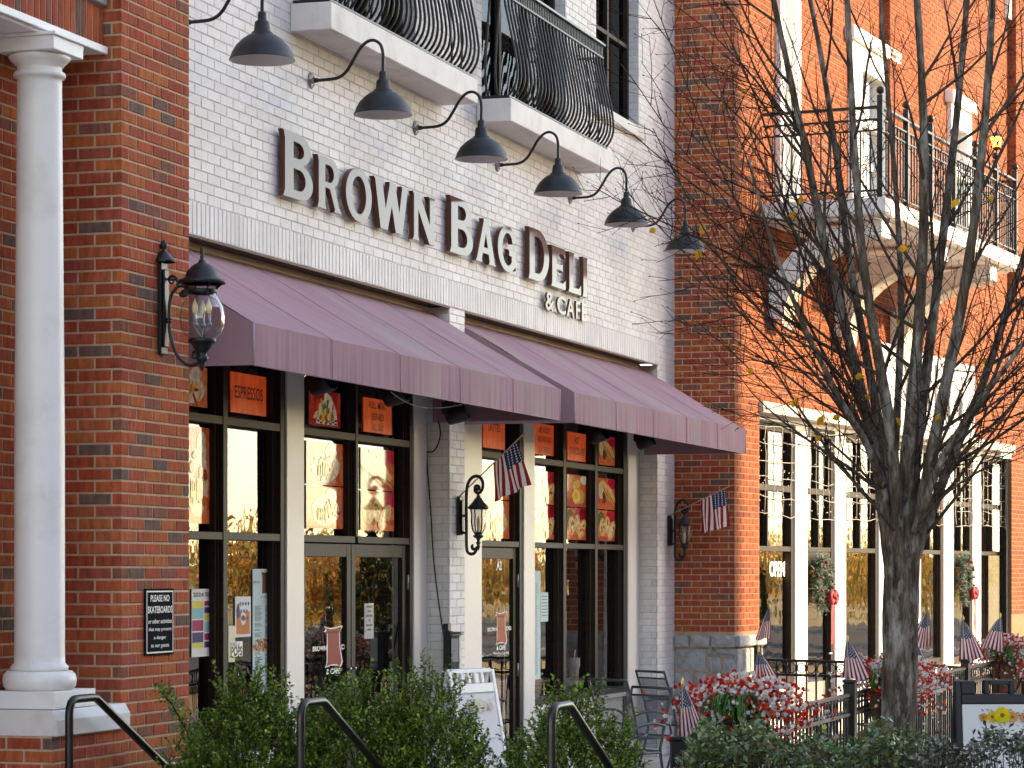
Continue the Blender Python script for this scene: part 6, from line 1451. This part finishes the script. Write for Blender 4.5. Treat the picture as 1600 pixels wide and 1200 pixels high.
STEMS = [
 ([(1401, 985, -0.009), (1394, 905, -0.018), (1384, 820, -.04), (1370, 720, -.08), (1345, 610, -.10), (1318, 500, -.15), (1290, 390, -.2), (1262, 250, -.3), (1232, 110, -.35), (1200, -40, -.4)], .056, .016),
 ([(1403, 985, 0.015), (1399, 900, 0.030), (1392, 800, .08), (1380, 700, .15), (1362, 600, .25), (1340, 480, .3), (1322, 370, .4), (1306, 240, .45), (1285, 100, .5), (1258, -40, .6)], .046, .014),
 ([(1405, 985, -0.018), (1403, 900, -0.036), (1401, 790, -.1), (1393, 690, -.15), (1380, 600, -.2), (1362, 500, -.3), (1348, 400, -.35), (1338, 280, -.4), (1330, 140, -.5), (1322, -40, -.6)], .052, .017),
 ([(1408, 985, 0.006), (1409, 900, 0.012), (1414, 790, .0), (1420, 690, -.05), (1428, 600, -.05), (1436, 500, -.1), (1442, 390, -.1), (1444, 260, -.12), (1440, 120, -.1), (1430, -40, -.1)], .060, .020),
 ([(1409, 985, 0.018), (1412, 900, 0.036), (1424, 780, .1), (1436, 670, .2), (1450, 560, .3), (1464, 450, .4), (1478, 330, .5), (1494, 190, .6), (1506, 60, .65), (1514, -40, .7)], .050, .018),
 ([(1412, 985, -0.009), (1418, 905, -0.018), (1440, 800, -.06), (1458, 700, -.1), (1478, 600, -.12), (1500, 490, -.2), (1519, 370, -.25), (1535, 230, -.3), (1546, 90, -.3), (1552, -40, -.35)], .056, .020),
 ([(1414, 985, 0.012), (1422, 900, 0.024), (1452, 810, .1), (1486, 720, .2), (1528, 620, .3), (1566, 510, .45), (1600, 400, .5), (1640, 260, .6), (1675, 120, .7)], .044, .014),
 ([(1400, 880, .1), (1396, 760, .25), (1402, 640, .45), (1408, 500, .6), (1404, 360, .8), (1392, 200, .9), (1380, 60, 1.0), (1374, -40, 1.0)], .034, .010),
 ([(1430, 830, -.1), (1462, 740, -.25), (1500, 670, -.4), (1560, 590, -.6), (1625, 500, -.8)], .030, .010),
 ([(1380, 760, -.12), (1352, 690, -.3), (1322, 640, -.4), (1280, 560, -.5), (1240, 470, -.55), (1200, 360, -.6), (1170, 250, -.6)], .026, .008)]
m_st = []
for P_, r0, r1 in STEMS:
    p = bez([T(*q) for q in P_], 7); n = len(p); rad = [(r0 + (r1 - r0) * (k / (n - 1)) ** .8) * (1 + .04 * math.sin(k * 1.3 + r0 * 99)) for k in range(n)]
    mb = MB(); mb.tube(p, rad, 12); mb.build('limb', m_bark, tree, recalc=False); m_st.append((p, rad))
RGT = Vector((SN, -CS, 0)); FWD = Vector((CS, SN, 0)); UP = Vector((0, 0, 1))
br = MB(); tw = MB(); tips = []
def grow(p, d, L_, seg, r0, r1, wig, lift, mbx, sides):
    q = [p.copy()]; d = d.normalized()
    for k in range(seg):
        d = (d + Vector((rnd.gauss(0, wig), rnd.gauss(0, wig), rnd.gauss(0, wig))) + UP * lift).normalized(); q.append(q[-1] + d * (L_ / seg))
    mbx.tube(q, [r0 + (r1 - r0) * k / seg for k in range(seg + 1)], sides, cap=False); return q
def sub(q, L_par, lvl, side):
    n = len(q) - 1; cnt = int(L_par / (.128 if lvl == 1 else .095))
    for k in range(cnt):
        f = (k + .6 + rnd.uniform(-.3, .3)) / cnt
        if f < (.12 if lvl == 1 else .06): continue
        i = min(n - 1, int(f * n)); p = q[i].lerp(q[i + 1], f * n - i); t = (q[i + 1] - q[i]).normalized()
        o = (RGT * rnd.gauss(0, 1) + FWD * rnd.gauss(0, .8) + UP * rnd.gauss(.2, .8)); o = (o - t * o.dot(t)).normalized()
        ang = R(rnd.uniform(28, 58)); d = t * math.cos(ang) + o * math.sin(ang)
        if lvl == 1:
            L2 = rnd.uniform(.22, .75) * (1.1 - .6 * f); s_ = grow(p, d, L2, 5, .0042 * (1.1 - .5 * f), .0015, .07, .03, tw, 4); sub(s_, L2, 2, side); tips.append(s_[-1])
        else:
            L2 = rnd.uniform(.05, .22); s_ = grow(p, d, L2, 2, .0020, .0012, .1, .03, tw, 3)
            if rnd.random() < .6: b = s_[-1]; tw.tube([b, b + (s_[-1] - s_[-2]).normalized() * .008, b + (s_[-1] - s_[-2]).normalized() * .018], [.0018, .0032, .0006], 4, cap=False)
for si, (p, rad) in enumerate(m_st):
    cnt = [12, 9, 8, 8, 9, 10, 10, 7, 7, 8][si]; n = len(p) - 1; lean = [-1, -.6, -.25, .1, .45, .6, 1, -.1, 1, -1][si]
    for k in range(cnt):
        f = .20 + .78 * (k + rnd.random() * .8) / cnt; i = min(n - 1, int(f * n)); b = p[i].lerp(p[i + 1], f * n - i)
        side = lean + rnd.gauss(0, .55); d = RGT * side + FWD * rnd.gauss(0, .55) + UP * rnd.uniform(.55, 1.5)
        L_ = rnd.uniform(.8, 2.0) * (1.1 - .35 * f); q = grow(b, d, L_, 9, min(rad[i] * .5, .013), .0026, .05, .045, br, 6); sub(q, L_, 1, side)
# long low sweeping branches, left and right
for P_, r0 in [([(1384, 735, -.1), (1330, 660, -.25), (1270, 580, -.3), (1200, 500, -.4), (1130, 410, -.4), (1070, 300, -.4), (1020, 200, -.4)], .016), ([(1372, 720, .1), (1320, 620, .3), (1260, 500, .4), (1190, 390, .5), (1120, 250, .5), (1060, 100, .5), (1010, -30, .5)], .015), ([(1350, 640, -.2), (1290, 560, -.5), (1220, 520, -.6), (1140, 480, -.7), (1060, 430, -.8)], .011), ([(1340, 600, .0), (1280, 470, .1), (1230, 330, .1), (1190, 180, .1), (1140, 60, .1), (1080, -40, .1)], .014),
               ([(1398, 830, -.1), (1340, 760, -.3), (1280, 700, -.4), (1210, 660, -.45), (1160, 640, -.5)], .010), ([(1360, 650, .2), (1300, 600, .5), (1220, 570, .7), (1150, 560, .8)], .009), ([(1318, 500, -.1), (1260, 390, -.3), (1190, 300, -.5), (1110, 240, -.6), (1030, 150, -.7)], .012), ([(1305, 440, .2), (1250, 320, .3), (1180, 210, .4), (1100, 130, .4), (1010, 20, .4)], .012),
               ([(1425, 830, -.1), (1480, 770, -.3), (1540, 730, -.4), (1610, 690, -.5)], .012), ([(1440, 760, .1), (1500, 700, .3), (1560, 660, .4), (1640, 630, .5)], .012), ([(1450, 720, -.1), (1520, 650, -.3), (1600, 560, -.4), (1680, 480, -.5)], .015), ([(1290, 400, -.1), (1240, 350, -.2), (1150, 330, -.2), (1060, 270, -.2), (990, 210, -.2)], .009), ([(1395, 790, .2), (1330, 720, .4), (1260, 660, .6), (1195, 600, .7), (1120, 530, .7), (1060, 500, .7)], .010),
               ([(1262, 250, -.3), (1200, 150, -.3), (1120, 60, -.3), (1030, -10, -.3)], .011), ([(1250, 200, .2), (1170, 60, .3), (1090, -60, .3)], .011)]:
    q = bez([T(*v) for v in P_], 4); n = len(q) - 1; br.tube(q, [r0 + (.0026 - r0) * (k / n) ** .8 for k in range(n + 1)], 7, cap=False); sub(q, sum((q[k + 1] - q[k]).length for k in range(n)), 1, 0)
b_ = br.build('branches', m_limb, tree, recalc=False); stuff(b_); stuff(tw.build('twigs', m_twig, tree, recalc=False))
LV = [(1020, 360, 25), (1098, 357, 95), (1091, 397, 70), (1173, 580, 90), (1242, 629, 60), (1282, 657, 60), (1307, 652, 25), (1331, 621, 70), (1404, 659, 130), (1278, 685, 30), (1411, 388, 0), (1493, 317, 50), (1549, 311, -15), (1538, 565, 10), (1353, 622, 10), (1465, 652, 60), (1250, 312, 70), (1240, 336, 10), (1403, 503, 100), (1164, 143, 20), (1342, 588, 0)]
lm = None
for k, (px, py, an) in enumerate(LV):
    if lm is None:
        mb = MB(); L_, w_ = .066, .023; prof = [(0, 0), (.18, .55), (.4, .95), (.62, .85), (.84, .45), (1, 0)]; cv = .012
        up_ = [(u * L_ - L_ / 2, -cv * math.sin(PI * u) + .006, w_ * v) for u, v in prof]; lo_ = [(u * L_ - L_ / 2, -cv * math.sin(PI * u) + .006, -w_ * v) for u, v in prof]; mid_ = [(u * L_ - L_ / 2, -cv * math.sin(PI * u), 0) for u, v in prof]
        vs = up_ + mid_ + lo_; fs = [(i, i + 1, 7 + i, 6 + i) for i in range(5)] + [(6 + i, 7 + i, 13 + i, 12 + i) for i in range(5)]
        mb.add(vs, fs, (.66, .33, .012)); mb.tube([(L_ / 2, .006, 0), (L_ / 2 + .02, .0, .004)], .001, 3, col=(.3, .15, .03)); mb.xf(Matrix.Translation(ORG[tree])); o = mb.build('leaf', m_gold, tree, recalc=False); lm = o.data
    else: o = link('leaf', lm, tree)
    p = at(px, py, TD - .35 + .05 * (k % 5)); o.location = p - ORG[tree]; o.rotation_euler = (R(rnd.uniform(-35, 35)), R(-an), YAW - PI / 2 + R(rnd.uniform(-40, 40))); o.scale = (1.05, 1, 1.05) if k % 3 else (.8, 1, .9)

# ------------------------------------------------------------------ across the street (shade and reflections)
acr = thing('shade_block', 'unseen brick block added across the street to shade the cafe front', 'building', (5, -30, 0))  # out-of-view block added and sized to keep sun off the cafe front
XE = PX + .0 + (RO.y + 24) * SUN_AZ.x / -SUN_AZ.y + .2
mb = MB(); mb.box(-45, XE, -38, -24, 0, 21.5); mb.build('wall', m_obrick, acr)
mb = MB(); mb.box(-45.3, XE + .0, -38.3, -23.7, 21.502, 22.0, .05); mb.build('cornice', m_cast, acr)
for k in range(14):
    for j in range(5):
        x = XE - 4 - 5.5 * k; z = 1.4 + 3.4 * j; mb = MB(); mb.box(x, x + 1.7, -24.06, -23.97, z, z + 2.0); mb.build('window', m_bronze, acr)
GOLD = [(.75, .44, .10), (.66, .34, .07), (.80, .54, .16), (.52, .25, .05), (.70, .48, .14)]
def goldtree(x, y, h, w_, seed, dens=900):
    rnd = random.Random(seed); t = thing('autumn_tree', 'golden leaved tree standing along the far street', 'tree', (x, y, 0), 'golden trees along the far street')
    mb = MB(); mb.tube([(x, y, 0), (x + .1, y, h * .35), (x, y + .1, h * .8)], [h * .03, h * .022, h * .008], 7)
    for k in range(7): a = rnd.uniform(0, 6.3); mb.tube([(x, y, h * (.3 + .05 * k)), (x + w_ * .6 * math.cos(a), y + w_ * .6 * math.sin(a), h * (.5 + .06 * k))], [h * .012, h * .004], 5)
    mb.build('trunk', m_limb, t)
    mb = MB()
    for q in range(dens):
        th = rnd.uniform(0, 2 * PI); ph = math.acos(rnd.uniform(-1, 1)); k = rnd.random() ** .45 * (1 + .25 * math.sin(3 * th + seed) * math.sin(2 * ph))
        p = Vector((x + w_ * k * math.sin(ph) * math.cos(th), y + w_ * k * math.sin(ph) * math.sin(th), h * .58 + h * .42 * k * math.cos(ph)))
        leaf(mb, p, Vector((rnd.gauss(0, 1), rnd.gauss(0, 1), rnd.gauss(0, 1))).normalized(), Vector((rnd.gauss(0, 1), rnd.gauss(0, 1), rnd.gauss(0, 1))).normalized(), rnd.uniform(.18, .4), .1, tuple(c * rnd.uniform(.7, 1.2) for c in rnd.choice(GOLD)))
    stuff(mb.build('crown', m_gold, t, recalc=False))
rnd = random.Random(5)
for k, (x, y, h, w_) in enumerate([(62, -9, 2.6, 1.5), (70, -14, 3.2, 2.1), (80, -12, 2.8, 1.9), (86, -22, 3.6, 2.5), (96, -17, 3.2, 2.3), (108, -27, 3.8, 2.6), (118, -22, 3.4, 2.5), (130, -32, 4.0, 3), (74, -22, 3.4, 2.2), (66, -20, 3.4, 2.3), (92, -30, 3.8, 2.8), (145, -42, 4.4, 3.2)]): goldtree(x, y, h, w_, k)
# far golden ridge
mb = MB(); N = 90; vs = []
for k in range(N + 1):
    a = R(-75 + 110 * k / N); r_ = 330; h = 4.4 + 1.8 * math.sin(k * .37) + 1.1 * math.sin(k * 1.1 + 1); c = (r_ * math.cos(a), r_ * math.sin(a)); vs += [(c[0], c[1], -1), (c[0] * 1.06, c[1] * 1.06, h), (c[0] * 1.3, c[1] * 1.3, h * .6)]
mb.add(vs, [(3 * k, 3 * k + 3, 3 * k + 4, 3 * k + 1) for k in range(N)] + [(3 * k + 1, 3 * k + 4, 3 * k + 5, 3 * k + 2) for k in range(N)], None, True); struct(mb.build('hill', m_field, recalc=False))

# ------------------------------------------------------------------ things standing inside the cafe
rnd = random.Random(31)
xq, yq = XF(512, 8.1), 8.15
t = thing('christmas_tree', 'dark decorated christmas tree just inside the left door leaf', 'tree', (xq, yq, 0)); mb = MB()
for q in range(2600):
    z = .25 + 1.75 * rnd.random() ** 1.3; r_ = .48 * (1 - (z - .25) / 1.8) * math.sqrt(rnd.random()) + .02; a = rnd.uniform(0, 2 * PI); d = Vector((math.cos(a), math.sin(a), rnd.gauss(-.1, .3))).normalized()
    leaf(mb, Vector((xq + r_ * math.cos(a), yq + r_ * math.sin(a), z)), d, Vector((rnd.gauss(0, .5), rnd.gauss(0, .5), 1)).normalized(), rnd.uniform(.08, .14), .012, tuple(c * rnd.uniform(.7, 1.2) for c in (.03, .08, .04)))
stuff(mb.build('branches', m_needle, t, recalc=False)); mb = MB(); mb.tube([(xq, yq, 0), (xq, yq, 1.9)], [.04, .01], 8); mb.build('trunk', m_limb, t)
ob = None
for q in range(26):
    z = .4 + 1.4 * rnd.random(); r_ = .46 * (1 - (z - .25) / 1.8); a = rnd.uniform(PI, 2 * PI)
    mb = MB(); mb.ball((xq + r_ * math.cos(a), yq + r_ * math.sin(a), z), .03, 8); mb.build('ornament', (m_ribbon, m_brass, m_steel)[q % 3], t)
xq = XF(897, 7.85)
t = thing('tumbler', 'pale tall tumbler with a straw on a table inside the middle window', 'cup', (xq, 7.85, .8)); zb3 = ZP(1062, xq, 7.85); zt3 = ZP(1028, xq, 7.85)
mb = MB(); mb.lathe([(.001, zb3), (.045, zb3), (.048, zb3 + .1), (.06, zb3 + .13), (.06, zt3), (.001, zt3)], (xq, 7.85, 0), 20); mb.build('cup_body', m_cast, t); mb = MB(); mb.tube([(xq, 7.85, zt3 - .02), (xq + .01, 7.84, zt3 + .08)], .006, 6); mb.build('straw', m_white, t)
t = thing('cafe_table', 'wooden cafe table just inside the middle window', 'table', (xq, 8.1, 0)); mb = MB(); mb.box(xq - .5, xq + .5, 7.72, 8.5, zb3 - .04, zb3 - .002, .006); mb.build('table_top', m_wood, t); mb = MB(); mb.tube([(xq, 8.1, 0), (xq, 8.1, zb3 - .04)], .04, 10); mb.build('pedestal', m_black, t)

t = thing('reflection_shrub', 'dark evergreen shrub added out of view to darken the window reflections', 'shrub', (50, -3.4, 0)); mb = MB()  # unseen shrub added to darken what the lower panes reflect
for q in range(2200):
    a = rnd.uniform(0, 2 * PI); z = rnd.uniform(.1, 2.25); r_ = (.25 + .75 * math.sqrt(max(0, 1 - ((z - 1.0) / 1.3) ** 2))) * rnd.uniform(.7, 1); d = Vector((rnd.gauss(0, 1), rnd.gauss(0, 1), rnd.gauss(.3, 1))).normalized()
    leaf(mb, Vector((50 + r_ * math.cos(a), -3.4 + r_ * math.sin(a), z)), d, Vector((rnd.gauss(0, 1), rnd.gauss(0, 1), 1)).normalized(), rnd.uniform(.12, .22), .05, tuple(c * rnd.uniform(.6, 1.2) for c in (.03, .06, .02)))
stuff(mb.build('foliage', m_leafg, t, recalc=False)); mb = MB(); mb.tube([(50, -3.4, 0), (50, -3.4, 1.8)], [.06, .02], 6); mb.build('stem', m_limb, t)
